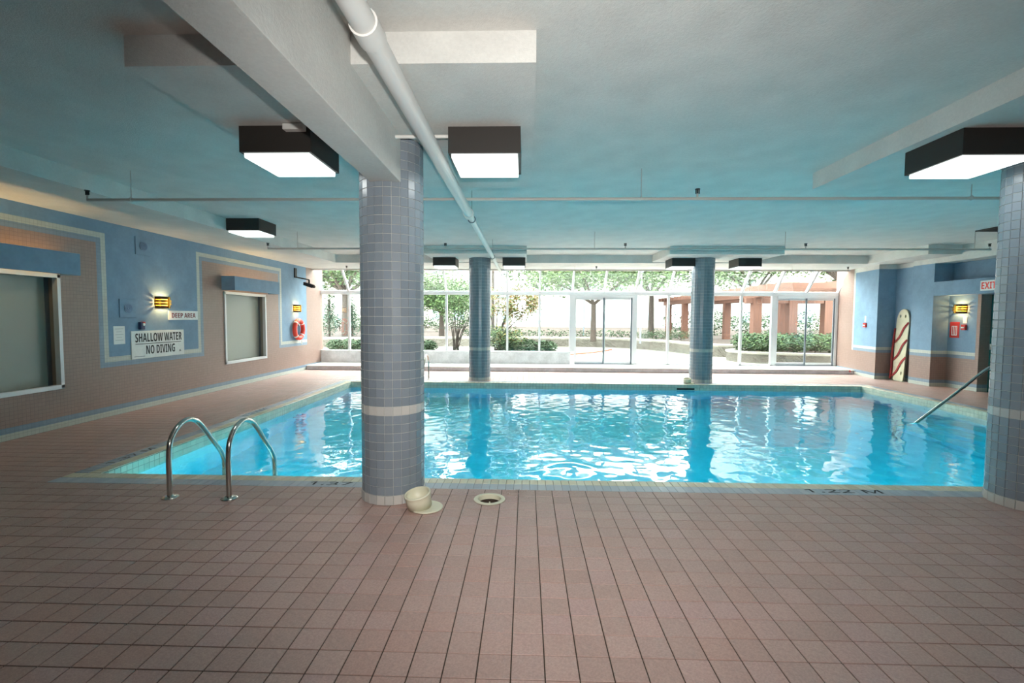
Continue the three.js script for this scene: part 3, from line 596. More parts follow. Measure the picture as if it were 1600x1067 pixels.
// ---------------------------------------------------------------- signs and fittings on the left wall
const onL = (y0, y1, z0, z1, d = 0.012, round = 0.003) => B(WL, WL + d, y0, y1, z0, z1, round);
{
  const s = thing('warning_sign', 'white sign reading SHALLOW WATER NO DIVING in black letters', 'sign', [WL, 0.86, 8.19]);
  part(s, 'sign_board', onL(0.855, 1.32, 7.59, 8.79), M.signWhite);
  const x = WL + 0.012;
  part(s, 'lettering', text('SHALLOW WATER', 0.15, 1.06, V(x, 1.205, 8.2), LR, UPY), M.ink); part(s, 'lettering', text('NO DIVING', 0.15, 0.66, V(x, 0.995, 8.22), LR, UPY), M.ink);
  part(s, 'rule', B(x, x + 0.002, 1.095, 1.105, 7.67, 8.71), M.ink);
  part(s, 'small_print', B(x, x + 0.002, 0.885, 0.897, 7.64, 7.86), std('#8b9092', 0.6)); part(s, 'small_mark', text('A', 0.035, 0.05, V(x, 0.935, 8.68), LR, UPY), M.ink);
  const d = thing('area_sign', 'small white sign reading DEEP AREA in dark red letters', 'sign', [WL, 1.5, 8.83]);
  part(d, 'sign_board', onL(1.5, 1.67, 8.42, 9.19), M.signWhite); part(d, 'lettering', text('DEEP AREA', 0.09, 0.62, V(x, 1.585, 8.81), LR, UPY), M.maroon);
  const n = thing('paper_notice', 'small white paper notice with faint grey print on blue wall', 'notice', [WL, 1.12, 7.37]);
  part(n, 'paper', onL(1.12, 1.41, 7.27, 7.48, 0.004, 0), M.plate);
  const pr = std('#b9bdbb', 0.7); for (let k = 0; k < 5; k++) part(n, 'print_line', onL(1.36 - k * 0.045, 1.368 - k * 0.045, 7.3 + (k % 2) * 0.02, 7.45 - (k % 2) * 0.03, 0.005, 0), pr);
  const c = thing('call_box', 'small dark blue call box with a pale button above the warning sign', 'call box', [WL, 1.345, 7.79]);
  part(c, 'box_body', onL(1.345, 1.47, 7.75, 7.84, 0.05, 0.006), std('#22335c', 0.5)); part(c, 'red_cap', onL(1.43, 1.475, 7.79, 7.845, 0.055, 0.006), M.red);
  const bt = new THREE.CylinderGeometry(0.022, 0.022, 0.015, 16); bt.rotateZ(Math.PI / 2); bt.translate(WL + 0.056, 1.43, -7.805); part(c, 'button', bt, M.plate);
  for (const [y, z, lb] of [[2.745, 7.9, 'round speaker grille in a blue square plate high under the soffit'], [1.695, 7.55, 'round speaker grille in a blue square plate above the paper notice']]) {
    const p = thing('wall_speaker', lb, 'speaker', [WL, y - 0.15, z], 'blue wall speakers');
    part(p, 'plate', onL(y - 0.15, y + 0.15, z - 0.16, z + 0.16, 0.014, 0.004), M.blue);
    const gr = new THREE.CylinderGeometry(0.075, 0.08, 0.01, 28); gr.rotateZ(Math.PI / 2); gr.translate(WL + 0.018, y, -z); part(p, 'grille', gr, std('#6f8aa6', 0.6));
    for (let k = 0; k < 3; k++) { const t = new THREE.TorusGeometry(0.02 + k * 0.02, 0.003, 6, 24); t.rotateY(Math.PI / 2); t.translate(WL + 0.023, y, -z); part(p, 'grille_ring', t, std('#5d7894', 0.6)); }
  }
}
function sconce(y, z, side, label) {     // side +1: on the left wall facing +x; -1: on the right wall
  const x = side > 0 ? WL : 9.95, g = thing('wall_sconce', label, 'wall lamp', [x, y - 0.11, z], 'brass banded wall lamps');
  const half = (r0, r1, y0, y1) => { const s = new THREE.Shape(); s.absarc(0, 0, r1, -Math.PI / 2, Math.PI / 2, false); s.absarc(0, 0, r0, Math.PI / 2, -Math.PI / 2, true); const q = new THREE.ExtrudeGeometry(s, { depth: y1 - y0, bevelEnabled: false, curveSegments: 18 }); q.rotateX(-Math.PI / 2); q.scale(side * 0.85, 1, 1); if (side < 0) { const id = q.index; const p = q.attributes.position.array; for (let i = 0; i < p.length; i += 9) for (let k = 0; k < 3; k++) { const t = p[i + 3 + k]; p[i + 3 + k] = p[i + 6 + k]; p[i + 6 + k] = t; } q.computeVertexNormals(); } q.translate(x + side * 0.012, y0, -z); return q; };
  part(g, 'back_plate', B(x, x + side * 0.014, y - 0.1, y + 0.1, z - 0.13, z + 0.13, 0.004), M.brass);
  part(g, 'top_band', half(0.14, 0.15, y + 0.06, y + 0.1), M.bronze); part(g, 'gold_band', half(0.155, 0.165, y - 0.045, y - 0.005), M.brass); part(g, 'gold_band', half(0.155, 0.165, y + 0.005, y + 0.045), M.brass); part(g, 'bottom_band', half(0.14, 0.15, y - 0.1, y - 0.06), M.bronze);
  part(g, 'strap', B(x + side * 0.13, x + side * 0.16, y - 0.1, y + 0.1, z - 0.012, z + 0.012, 0.003), M.brass);
  const b = new THREE.CylinderGeometry(0.05, 0.05, 0.15, 16); b.translate(x + side * 0.075, y, -z); part(g, 'glass_lamp', b, M.warmGlass);
  const l = new THREE.PointLight(new THREE.Color(1, 0.66, 0.3), 0.42, 0, 2); l.position.set(x + side * 0.075, y, -z); l.shadow.radius = 2; l.castShadow = true; l.name = 'sconce_lamp_light'; scene.add(l);
}
sconce(1.81, 8.26, 1, 'brass banded wall lamp glowing above the DEEP AREA sign');
sconce(1.80, 13.2, 1, 'brass banded wall lamp above the red life ring');
sconce(1.83, 11.13, -1, 'brass banded wall lamp in the alcove beside the exit door');

function lightBox(z0, z1, label) {       // open-topped box over a window with a warm tube inside
  const g = thing('window_light_box', label, 'light box', [WL, 2.12, (z0 + z1) / 2], 'blue light boxes over the interior windows');
  const y0 = 2.13, y1 = 2.43, x1 = -6.2;
  part(g, 'front_board', B(x1 - 0.018, x1, y0, y1, z0, z1, 0.004), M.blue); part(g, 'end_board', B(WL, x1 - 0.018, y0, y1, z0, z0 + 0.018), M.blue); part(g, 'end_board', B(WL, x1 - 0.018, y0, y1, z1 - 0.018, z1), M.blue);
  part(g, 'lamp_tube', bar(V(-6.37, 2.24, z0 + 0.08), V(-6.37, 2.24, z1 - 0.08), 0.016, 12), M.warmTube);
  for (const [s, k] of [[1, 7.0], [-1, 1.4]]) { const l = new THREE.RectAreaLight(new THREE.Color(1, 0.66, 0.28), k, 0.05, z1 - z0 - 0.2); l.position.copy(V(-6.37, 2.24 + s * 0.02, (z0 + z1) / 2)); l.rotation.x = s > 0 ? Math.PI / 2 : -Math.PI / 2; l.name = 'box_tube_light'; scene.add(l); }
}
lightBox(4.25, 6.46, 'long blue light box over the wide grey interior window');
lightBox(9.96, 11.8, 'blue light box over the pale interior window by the life ring');

{ // life ring
  const y = 1.21, z = 13.2, g = thing('life_ring', 'red life ring hanging on the blue wall below the brass lamp', 'life ring', [WL, y - 0.31, z]);
  const t = new THREE.TorusGeometry(0.245, 0.062, 14, 40); t.rotateY(Math.PI / 2); t.translate(WL + 0.085, y, -z); part(g, 'ring_body', t, M.ring);
  for (let k = 0; k < 4; k++) { const s = new THREE.TorusGeometry(0.245, 0.0645, 14, 6, 0.16); s.rotateZ(k * Math.PI / 2 + 0.7); s.rotateY(Math.PI / 2); s.translate(WL + 0.085, y, -z); part(g, 'white_band', s, M.plate); }
  part(g, 'grab_rope', tube([V(WL + 0.12, y - 0.3, z - 0.12), V(WL + 0.14, y - 0.37, z - 0.02), V(WL + 0.12, y - 0.42, z + 0.08), V(WL + 0.1, y - 0.38, z + 0.14), V(WL + 0.1, y - 0.3, z + 0.12)], 0.008, 6, 24), M.plate);
  part(g, 'wall_hook', B(WL, WL + 0.1, y + 0.1, y + 0.18, z - 0.02, z + 0.02, 0.004), M.steel);
  const c = thing('security_camera', 'black security camera on a bracket high on the wall', 'camera', [WL, 2.45, 13.2]);
  part(c, 'wall_plate', B(WL, WL + 0.03, 2.66, 2.93, 13.14, 13.26, 0.006), M.black);
  part(c, 'bracket_arm', bar(V(WL + 0.02, 2.68, 13.2), V(WL + 0.42, 2.6, 13.15), 0.018, 10), M.black); part(c, 'swivel', bar(V(WL + 0.42, 2.6, 13.15), V(WL + 0.42, 2.5, 13.15), 0.024, 10), M.black);
  part(c, 'camera_body', beam(V(WL + 0.25, 2.5, 13.25), V(WL + 0.58, 2.41, 13.05), 0.09, 0.09), M.black); part(c, 'lens_barrel', bar(V(WL + 0.58, 2.41, 13.05), V(WL + 0.63, 2.396, 13.02), 0.035, 14), M.fixture);
}
// ---------------------------------------------------------------- fittings on the right wall
{
  const onR = (X, y0, y1, z0, z1, d = 0.012, round = 0.003) => B(X - d, X, y0, y1, z0, z1, round);
  const e = thing('exit_sign', 'white box sign reading EXIT in red letters over the door alcove', 'sign', [WR, 2.19, 10.08]);
  part(e, 'sign_box', onR(WR, 2.19, 2.4, 9.9, 10.27, 0.05, 0.006), M.signWhite); part(e, 'lettering', text('EXIT', 0.14, 0.31, V(WR - 0.05, 2.295, 10.085), RRt, UPY), std('#d83a2c', 0.5, { emissive: '#d83a2c', emissiveIntensity: 0.08 }));
  const s = thing('extinguisher_sign', 'red sign with white upright print in the door alcove', 'sign', [9.95, 1.16, 11.28]);
  part(s, 'sign_board', onR(9.95, 1.165, 1.53, 11.16, 11.4), M.red); part(s, 'white_panel', onR(9.938, 1.22, 1.44, 11.21, 11.35, 0.002, 0), M.plate);
  for (let k = 0; k < 3; k++) part(s, 'print_bar', onR(9.936, 1.235, 1.425, 11.225 + k * 0.042, 11.245 + k * 0.042, 0.002, 0), M.red);
  const pull = (X, y, z, nm, lb) => { const p = thing(nm, lb, 'fire alarm', [X, y - 0.06, z], 'red fire alarm pulls'); part(p, 'pull_body', onR(X, y - 0.06, y + 0.06, z - 0.055, z + 0.055, 0.05, 0.008), M.red); part(p, 'pull_handle', onR(X - 0.05, y - 0.02, y + 0.01, z - 0.035, z + 0.035, 0.012, 0.003), M.plate); part(p, 'label_plate', onR(X, y + 0.09, y + 0.25, z - 0.05, z + 0.05, 0.006, 0), M.plate); };
  pull(9.95, 1.41, 11.03, 'fire_alarm_pull', 'red fire alarm pull under the brass lamp in the door alcove');
  pull(9.345, 1.42, 13.3, 'fire_alarm_pull', 'red fire alarm pull on the blue wall beside the glass door');
  const v = thing('wall_spigot', 'small pipe stub with a valve low on the wall by the kerb', 'valve', [9.42, 0.06, 13.72]);
  part(v, 'pipe_stub', bar(V(9.45, 0.1, 13.72), V(9.25, 0.1, 13.72), 0.016, 10), M.steel); const hw = new THREE.TorusGeometry(0.028, 0.007, 8, 16); hw.rotateY(Math.PI / 2); hw.translate(9.25, 0.1, -13.72); part(v, 'hand_wheel', hw, M.red);

  // spine board leaning in the alcove
  const b = thing('spine_board', 'cream spine board with red straps leaning in the wall alcove', 'rescue board', [9.6, 0, 12.42]);
  const sh = new THREE.Shape(); const w = 0.2, h = 1.84;
  sh.moveTo(-w * 0.62, 0); sh.quadraticCurveTo(-w * 0.8, 0, -w * 0.84, 0.12); sh.lineTo(-w, h - 0.45); sh.quadraticCurveTo(-w * 1.0, h - 0.02, 0, h); sh.quadraticCurveTo(w * 1.0, h - 0.02, w, h - 0.45); sh.lineTo(w * 0.84, 0.12); sh.quadraticCurveTo(w * 0.8, 0, w * 0.62, 0); sh.closePath();
  for (const [px, py] of [[-0.08, 1.66], [0.08, 1.66], [-0.1, 0.2], [0.1, 0.2]]) sh.holes.push(new THREE.Path().absellipse(px, py, 0.022, 0.04, 0, Math.PI * 2, true));
  const bg = new THREE.ExtrudeGeometry(sh, { depth: 0.03, bevelEnabled: true, bevelThickness: 0.008, bevelSize: 0.008, bevelSegments: 2, curveSegments: 12 });
  // local x -> along the wall, local y -> up the board, thickness towards the pool
  const lean = new THREE.Matrix4().makeBasis(new THREE.Vector3(0, 0, 1), new THREE.Vector3(0.045, 0.999, 0), new THREE.Vector3(-0.999, 0.045, 0)); lean.setPosition(9.615, 0.004, -12.42);
  const place = (q) => q.applyMatrix4(lean);
  part(b, 'board', place(bg), M.cream);
  const edge = new THREE.TubeGeometry(new THREE.CatmullRomCurve3(sh.getPoints(14).map((p) => new THREE.Vector3(p.x * 1.03, p.y, 0.015)), true), 80, 0.009, 6, true); part(b, 'dark_edging', place(edge), M.fixture);
  const strapM = std('#8e2526', 0.8);
  const ribbonStrap = (pts, w) => { const c = new THREE.CatmullRomCurve3(pts.map((p) => new THREE.Vector3(...p))), n = 18, P = [], I = []; for (let i = 0; i <= n; i++) { const p = c.getPoint(i / n), t = c.getTangent(i / n), a = new THREE.Vector3(-t.y, t.x, 0).normalize().multiplyScalar(w / 2); for (const [sx, z] of [[1, 0], [1, 0.006], [-1, 0.006], [-1, 0]]) P.push(p.x + a.x * sx, p.y + a.y * sx, p.z + z); if (i) for (let k = 0; k < 4; k++) { const q = (i - 1) * 4 + k, q2 = (i - 1) * 4 + (k + 1) % 4; I.push(q, q2, q + 4, q + 4, q2, q2 + 4); } } const g = new THREE.BufferGeometry(); g.setAttribute('position', new THREE.Float32BufferAttribute(P, 3)); g.setIndex(I); const f = g.toNonIndexed(); f.computeVertexNormals(); return f; };
  for (const [y0, y1] of [[0.98, 1.5], [0.52, 1.06], [0.1, 0.62]]) part(b, 'strap', place(ribbonStrap([[0.2, y1, 0.04], [0.08, y1 - 0.14, 0.05], [-0.05, y0 + 0.14, 0.05], [-0.2, y0, 0.04]], 0.055)), strapM);
  const hang = new THREE.CatmullRomCurve3([new THREE.Vector3(-0.215, 1.35, 0.04), new THREE.Vector3(-0.225, 1.0, 0.05), new THREE.Vector3(-0.235, 0.7, 0.05), new THREE.Vector3(-0.215, 0.35, 0.05), new THREE.Vector3(-0.22, 0.03, 0.06)]); part(b, 'strap', place(new THREE.TubeGeometry(hang, 24, 0.026, 6)), strapM);
}

// ---------------------------------------------------------------- pool ladders and handrail
function ladder(xa, xb, label, far) {
  const g = thing('pool_ladder', label, 'pool ladder', [far ? (xa + xb) / 2 : (xa + xb) / 2, 0, far ? 11.9 : 3.96], 'steel pool ladders');
  const zz = (z) => (far ? PZ1 + PZ0 - z : z);
  for (const x of [xa, xb]) {
    const pts = [[3.96, 0.0], [3.96, 0.18], [3.962, 0.36], [3.985, 0.49], [4.06, 0.585], [4.19, 0.635], [4.31, 0.6], [4.4, 0.52], [4.54, 0.35], [4.655, 0.21], [4.7, 0.11], [4.705, -0.05], [4.705, -0.4], [4.705, -0.9]].map(([z, y]) => V(x, y, zz(z)));
    part(g, 'rail', new THREE.TubeGeometry(new THREE.CatmullRomCurve3(pts, false, 'centripetal'), 90, 0.0215, 16), M.steel);
    const fl = new THREE.LatheGeometry([[0.0, 0.022], [0.03, 0.022], [0.05, 0.016], [0.066, 0.006], [0.066, 0.0]].map((q) => new THREE.Vector2(...q)), 28); fl.translate(x, 0, -zz(3.96)); part(g, 'flange', fl, M.steel);
  }
  for (let k = 0; k < 3; k++) part(g, 'tread', B(xa, xb, -0.32 - k * 0.26, -0.295 - k * 0.26, zz(4.66), zz(4.75), 0.008), M.plate);
}
ladder(-3.085, -2.56, 'steel pool ladder rails on the deck edge beside the beam column', false);
ladder(-3.0, -2.47, 'steel pool ladder rails at the window side of the pool', true);
{
  const g = thing('pool_handrail', 'slanting steel handrail going down into the shallow end', 'handrail', [8.45, 0, 8.0]);
  const pts = [[8.45, 0], [8.45, 0.5], [8.42, 0.8], [8.3, 0.93], [8.1, 0.96], [7.9, 0.9], [7.66, 0.805], [7.1, 0.345], [6.52, -0.13], [6.3, -0.31], [6.2, -0.42], [6.17, -0.55], [6.17, DEPTH + 0.01]].map(([x, y]) => V(x, y, 8.0));
  part(g, 'rail', new THREE.TubeGeometry(new THREE.CatmullRomCurve3(pts, false, 'centripetal'), 120, 0.024, 14), M.steel);
  const fl = new THREE.LatheGeometry([[0, 0.022], [0.035, 0.022], [0.06, 0.01], [0.066, 0]].map((q) => new THREE.Vector2(...q)), 24); fl.translate(8.45, 0, -8); part(g, 'flange', fl, M.steel);
}
// ---------------------------------------------------------------- skimmer parts on the deck
{
  const creamP = std('#ddd8bf', 0.4);
  const cup = (x, z, k, lb) => {
    const g = thing('skimmer_collar', lb, 'plastic collar', [x, 0, z]);
    const brim = new THREE.LatheGeometry([[0.0, 0.0], [0.128, 0.0], [0.134, 0.008], [0.126, 0.016], [0.0, 0.016]].map((q) => new THREE.Vector2(q[0] * k, q[1] * k)), 40); brim.translate(x + 0.02 * k, 0, -z); part(g, 'brim', brim, creamP);
    const wall = new THREE.LatheGeometry([[0.0, 0.012], [0.098, 0.012], [0.1, 0.09], [0.1, 0.118], [0.106, 0.118], [0.106, 0.132], [0.096, 0.136], [0.088, 0.128], [0.083, 0.03], [0.0, 0.03]].map((q) => new THREE.Vector2(q[0] * k * 1.03, q[1] * k)), 44); wall.rotateZ(0.14); wall.rotateX(0.16); wall.translate(x - 0.035 * k, 0.004, -z); part(g, 'cup_wall', wall, creamP);
    return g;
  };
  cup(-0.83, 3.83, 1.0, 'cream plastic skimmer collar lying on the deck against the beam column');
  cup(3.985, 11.62, 0.85, 'cream plastic cup at the foot of the column behind the pool');
  const s = thing('skimmer_well', 'cream round skimmer opening with its lid off in the deck', 'skimmer', [SK.x, -0.1, SK.z]);
  const fl = new THREE.LatheGeometry([[0.098, -0.1], [0.098, 0.004], [0.103, 0.009], [0.134, 0.006], [0.138, 0.0005], [0.104, 0.0005], [0.104, -0.1]].map((q) => new THREE.Vector2(...q)), 48); fl.translate(SK.x, 0, -SK.z); part(s, 'collar', fl, creamP);
  for (const [a, l] of [[-1.62, 1.54], [0.08, 1.54]]) { const pl = new THREE.LatheGeometry([[0.012, -0.04], [0.06, -0.034], [0.097, -0.022], [0.097, -0.034], [0.012, -0.052]].map((q) => new THREE.Vector2(...q)), 24, a, l); pl.translate(SK.x, 0, -SK.z); part(s, 'basket_flap', pl, creamP); }
  { const sh = new THREE.LatheGeometry([[0.0, -0.128], [0.0965, -0.128], [0.0965, -0.034]].map((q) => new THREE.Vector2(...q)), 36); sh.translate(SK.x, 0, -SK.z); part(s, 'well_shaft', sh, std('#3a3027', 0.9, { side: THREE.DoubleSide })); }
  part(s, 'basket_handle', B(SK.x - 0.006, SK.x + 0.006, -0.052, -0.03, SK.z - 0.06, SK.z + 0.03, 0.004), creamP);
  // splashes of water on the tiles
  const drops = []; const sd = seed; seed = 555;
  for (const [cx, cz, n, sp] of [[-0.08, 4.23, 22, 0.12], [-0.02, 4.1, 9, 0.06], [-0.55, 4.12, 18, 0.16]]) for (let k = 0; k < n; k++) { const q = new THREE.SphereGeometry(rr(0.004, 0.016), 10, 6); q.scale(rr(0.8, 2.2), 0.35, rr(0.7, 1.2)); q.translate(cx + rr(-sp, sp), 0.0006, -(cz + rr(-sp, sp) * 0.6)); drops.push(q); }
  seed = sd;
  const w = stuff(mesh('water_splash', merge(drops), new THREE.MeshPhysicalMaterial({ color: '#ffffff', roughness: 0.02, transmission: 1, thickness: 0.01, ior: 1.33 }), scene)); w.userData = { kind: 'stuff', label: 'splashed water drops beside the skimmer opening', category: 'water' };
}

// ---------------------------------------------------------------- outdoors
{
  const ground = setting('patio', 'pale concrete patio outside the glass'); part(ground, 'patio_slab', B(-60, 60, -0.25, 0.02, ZG + 0.12, 70), M.patio);
  // raised beds with curved retaining walls
  const bed = (nm, pts, y, lb) => {
    const g = setting(nm, lb);
    const c = new THREE.CatmullRomCurve3(pts.map((p) => new THREE.Vector3(p[0], 0, p[1]))).getPoints(48).map((p) => new THREE.Vector2(p.x, p.z));
    const far = c.map((p) => new THREE.Vector2(p.x, p.y));
    const back = lb.includes('long') ? [[30, 50], [-30, 50]] : [[20, 15.4], [20, 30]];
    return { g, c, far, back, y };
  };
  const ribbon = (c, off0, off1, y0, y1) => { // wall following a plan curve, thick from off0 to off1
    const n = c.length, L = [], R = []; for (let i = 0; i < n; i++) { const a = c[Math.max(0, i - 1)], b = c[Math.min(n - 1, i + 1)], t = b.clone().sub(a).normalize(), nn = new THREE.Vector2(-t.y, t.x); L.push(c[i].clone().addScaledVector(nn, off0)); R.push(c[i].clone().addScaledVector(nn, off1)); }
    const s = new THREE.Shape([...L, ...R.reverse()]); const q = new THREE.ExtrudeGeometry(s, { depth: y1 - y0, bevelEnabled: false }); q.rotateX(-Math.PI / 2); q.translate(0, y0, 0); return muv(q);
  };
  const A = bed('garden_planter', [[-16, 22.5], [-8.3, 23.4], [-4, 24.6], [2.4, 25.2], [4.6, 24.7], [5.7, 23.4], [6.5, 22], [7.0, 20.4], [7.6, 19.2], [9.5, 18.6]], 0.5, 'long curved concrete planter wall across the patio');
  part(A.g, 'retaining_wall', ribbon(A.c, 0, 0.22, 0.02, 0.5), M.concrete); part(A.g, 'cap', ribbon(A.c, -0.03, 0.26, 0.5, 0.56), M.concrete);
  { const s = new THREE.Shape([...A.c, new THREE.Vector2(40, 18.6), new THREE.Vector2(40, 60), new THREE.Vector2(-40, 60), new THREE.Vector2(-40, 22.5)]); const q = new THREE.ExtrudeGeometry(s, { depth: 0.4, bevelEnabled: false }); q.rotateX(-Math.PI / 2); q.translate(0, 0.05, 0); part(A.g, 'soil', muv(q), M.soil); }
  const C = bed('garden_planter', [[14, 19.6], [10.5, 19.2], [8.3, 18.6], [7.5, 17.9], [7.55, 17.1], [8.0, 16.6], [9.0, 16.2], [10.5, 15.9], [14, 15.7]], 0.42, 'rounded concrete planter under the pergola beside the glass door');
  part(C.g, 'retaining_wall', ribbon(C.c, 0, 0.2, 0.02, 0.36), M.concrete); part(C.g, 'cap', ribbon(C.c, -0.03, 0.24, 0.36, 0.43), M.concrete);
  { const s = new THREE.Shape([...C.c]); const q = new THREE.ExtrudeGeometry(s, { depth: 0.3, bevelEnabled: false }); q.rotateX(-Math.PI / 2); q.translate(0, 0.04, 0); part(C.g, 'soil', muv(q), M.soil); }
  const D = setting('garden_planter', 'low planting bed right outside the fixed windows over the low wall');
  part(D, 'retaining_wall', merge([B(-9, 1.25, 0.02, 0.36, 17.5, 17.7), B(1.05, 1.25, 0.02, 0.36, 15.3, 17.5)]), M.concrete); part(D, 'soil', B(-9, 1.05, 0.02, 0.32, 15.1, 17.5), M.soil);
  const hose = thing('garden_hose', 'orange garden hose curving over the pale patio', 'hose', [1.9, 0.02, 20]); part(hose, 'hose_run', tube([V(1.0, 0.045, 19.7), V(1.94, 0.045, 19.98), V(2.77, 0.045, 20.8), V(3.6, 0.045, 22), V(4.2, 0.045, 23.2)], 0.036, 8, 50), std('#8a3d20', 0.6));

  // foliage: leaves scattered through ellipsoids
  const leaves = (blobs, n, size, tones, s0) => {
    const sd = seed; seed = s0; const pos = [], col = [], cs = tones.map((c) => new THREE.Color(c)), tot = blobs.reduce((a, b) => a + b[6 - 0] ** 1, 0);
    const e = new THREE.Euler(), q = new THREE.Quaternion(), v = new THREE.Vector3();
    for (const b of blobs) { const m = Math.round(n * b[6] / tot);
      for (let i = 0; i < m; i++) {
        const th = rnd() * 6.283, u = rr(-1, 1), r = Math.pow(rnd(), 0.42), k = Math.sqrt(1 - u * u);
        const c = V(b[0] + b[3] * r * k * Math.cos(th), b[1] + b[4] * r * u, b[2] + b[5] * r * k * Math.sin(th));
        q.setFromEuler(e.set(rr(-0.9, 0.9), rnd() * 6.283, rr(-0.9, 0.9)));
        const l = size * rr(0.7, 1.3), w = l * 0.5, cc = cs[Math.floor(rnd() * cs.length)], P = [[0, 0, -l / 2], [w / 2, 0.04 * l, 0], [0, 0, l / 2], [-w / 2, 0.04 * l, 0]].map((p) => v.set(...p).applyQuaternion(q).add(c).toArray());
        for (const t of [0, 1, 2, 0, 2, 3]) { pos.push(...P[t]); col.push(cc.r, cc.g, cc.b); }
      } }
    seed = sd; const g = new THREE.BufferGeometry(); g.setAttribute('position', new THREE.Float32BufferAttribute(pos, 3)); g.setAttribute('color', new THREE.Float32BufferAttribute(col, 3)); g.computeVertexNormals(); return g;
  };
  const G1 = ['#364b28', '#41562e', '#304525', '#4b5f33'], G2 = ['#253a23', '#2d4228', '#384d2f'], G3 = ['#6c5f30', '#744f29', '#565f30', '#475a31'], G4 = ['#37503f', '#304839', '#425847'];
  const hedge = (nm, lb, x0, x1, z0, z1, y0, y1, n, tones, s0, size = 0.07) => {
    const g = thing(nm, lb, 'hedge', [(x0 + x1) / 2, y0, (z0 + z1) / 2], 'clipped hedges in the garden'), bl = [], k = Math.max(1, Math.round((x1 - x0) / ((y1 - y0) * 1.1)));
    for (let i = 0; i < k; i++) bl.push([x0 + (x1 - x0) * (i + 0.5) / k, (y0 + y1) / 2, (z0 + z1) / 2 + Math.sin(i * 2.1) * 0.05, (x1 - x0) / k * 0.68, (y1 - y0) / 2 * (0.95 + 0.1 * Math.sin(i * 1.7)), (z1 - z0) / 2, 1]);
    part(g, 'foliage', leaves(bl, n, size, tones, s0), M.leaf); part(g, 'stem', merge(bl.map((b) => bar(V(b[0], y0 - 0.02, b[2]), V(b[0], b[1], b[2]), 0.02, 6))), M.bark);
  };
  hedge('garden_hedge', 'low clipped hedge outside beside the end of the blue wall', -6.9, -5.55, 16.0, 16.9, 0.32, 0.8, 4200, G2, 31);
  hedge('garden_hedge', 'low clipped hedge outside partly hidden by the beam column', -4.6, -3.15, 16.0, 16.9, 0.32, 0.8, 4200, G2, 32);
  hedge('garden_hedge', 'rounded clipped hedge outside at the end of the low wall', -0.9, 1.0, 15.9, 16.9, 0.32, 0.82, 5500, G2, 33);
  hedge('garden_hedge', 'dark green hedge on the long planter beside the pole', 5.6, 8.0, 23.2, 24.2, 0.45, 1.05, 1800, G2, 34);
  hedge('garden_hedge', 'thick evergreen hedge filling the rounded planter', 7.75, 12.5, 16.5, 18.5, 0.34, 1.12, 11000, [...G2, '#41562e'], 35, 0.09);
  hedge('garden_hedge', 'tall green hedge behind the pergola posts', 9.5, 22, 31, 33, 0.4, 2.2, 5000, G2, 36, 0.16);
  hedge('garden_hedge', 'long green hedge at the back of the garden lawn', -20, -4, 35.5, 37, 0.4, 1.9, 5000, G2, 37, 0.16);
  hedge('garden_hedge', 'patchy flower hedge behind the long planter wall', -3.5, 6.2, 26.0, 27.0, 0.44, 0.95, 2200, G2, 38, 0.1);

  const tree = (lb, x, z, base, hgt, tr, crown, n, tones, s0, size, lean = 0, nm = 'garden_tree', grp = 'garden trees') => {
    const g = thing(nm, lb, nm === 'garden_tree' ? 'tree' : 'shrub', [x, base, z], grp), sd = seed; seed = s0;
    const fork = V(x + lean * 0.5, base + hgt * 0.5, z), tops = [];
    part(g, 'trunk', limb([V(x, base - 0.05, z), V(x + lean * 0.2, base + hgt * 0.25, z), fork], [tr * 1.2, tr, tr * 0.85], 10), M.bark);
    for (let k = 0; k < 5; k++) { const a = k * 1.256 + rnd(), b = V(x + lean + Math.cos(a) * crown[0] * 0.55, base + hgt * rr(0.75, 1), z + Math.sin(a) * crown[2] * 0.5), mid = fork.clone().lerp(b, 0.5).add(new THREE.Vector3(rr(-0.2, 0.2), 0.15, 0)); part(g, 'branch', limb([fork, mid, b], [tr * 0.6, tr * 0.42, tr * 0.15], 7), M.bark); tops.push(b); }
    const bl = tops.map((b) => [b.x, b.y, -b.z, crown[0] * rr(0.45, 0.7), crown[1] * rr(0.4, 0.65), crown[2] * rr(0.45, 0.7), 1]); bl.push([x + lean, base + hgt, z, crown[0] * 0.8, crown[1] * 0.7, crown[2] * 0.8, 1.4]);
    seed = sd; part(g, 'foliage', leaves(bl, n, size, tones, s0 + 1), M.leaf);
  };
  tree('tree with a forked grey trunk seen through the sliding door', 3.35, 23.6, 0.45, 3.6, 0.13, [4.4, 1.5, 2.6], 9000, G1, 51, 0.16);
  tree('big leafy tree with a brown trunk at the end of the blue wall', -9.2, 24, 0.45, 4.4, 0.2, [3.8, 2.6, 2.6], 11000, [...G1, ...G2], 53, 0.17);
  tree('broad tree standing beyond the corner of the garden', -13.5, 29, 0.45, 5.4, 0.22, [4.6, 2.8, 3], 6000, G1, 55, 0.22);
  tree('light green tree hidden partly by the beam column', -4.6, 25.8, 0.45, 2.6, 0.14, [2.0, 1.9, 1.6], 8000, G1, 57, 0.15);
  tree('pale leafy tree standing behind the pergola', 7.6, 29, 0.45, 5.0, 0.16, [4.2, 2.2, 2.6], 9000, G1, 59, 0.2);
  tree('spreading tree above the pergola roof', 16.8, 26, 0.45, 6.4, 0.2, [4.6, 2.4, 3], 9000, [...G1, '#5b723d'], 61, 0.2);
  tree('pale distant tree between the pergola and the hedge', 17, 36, 0.4, 5.5, 0.2, [4, 2.4, 3], 3500, G1, 63, 0.26);
  tree('pale distant tree over the long planter', 1.1, 38, 0.4, 6.6, 0.1, [3.6, 1.5, 3], 1600, G1, 65, 0.26);
  tree('dense tree at the side of the garden beyond the rounded planter', 19, 18.5, 0.4, 4.4, 0.22, [3.4, 3.4, 3.0], 9000, [...G1, ...G2], 163, 0.24);
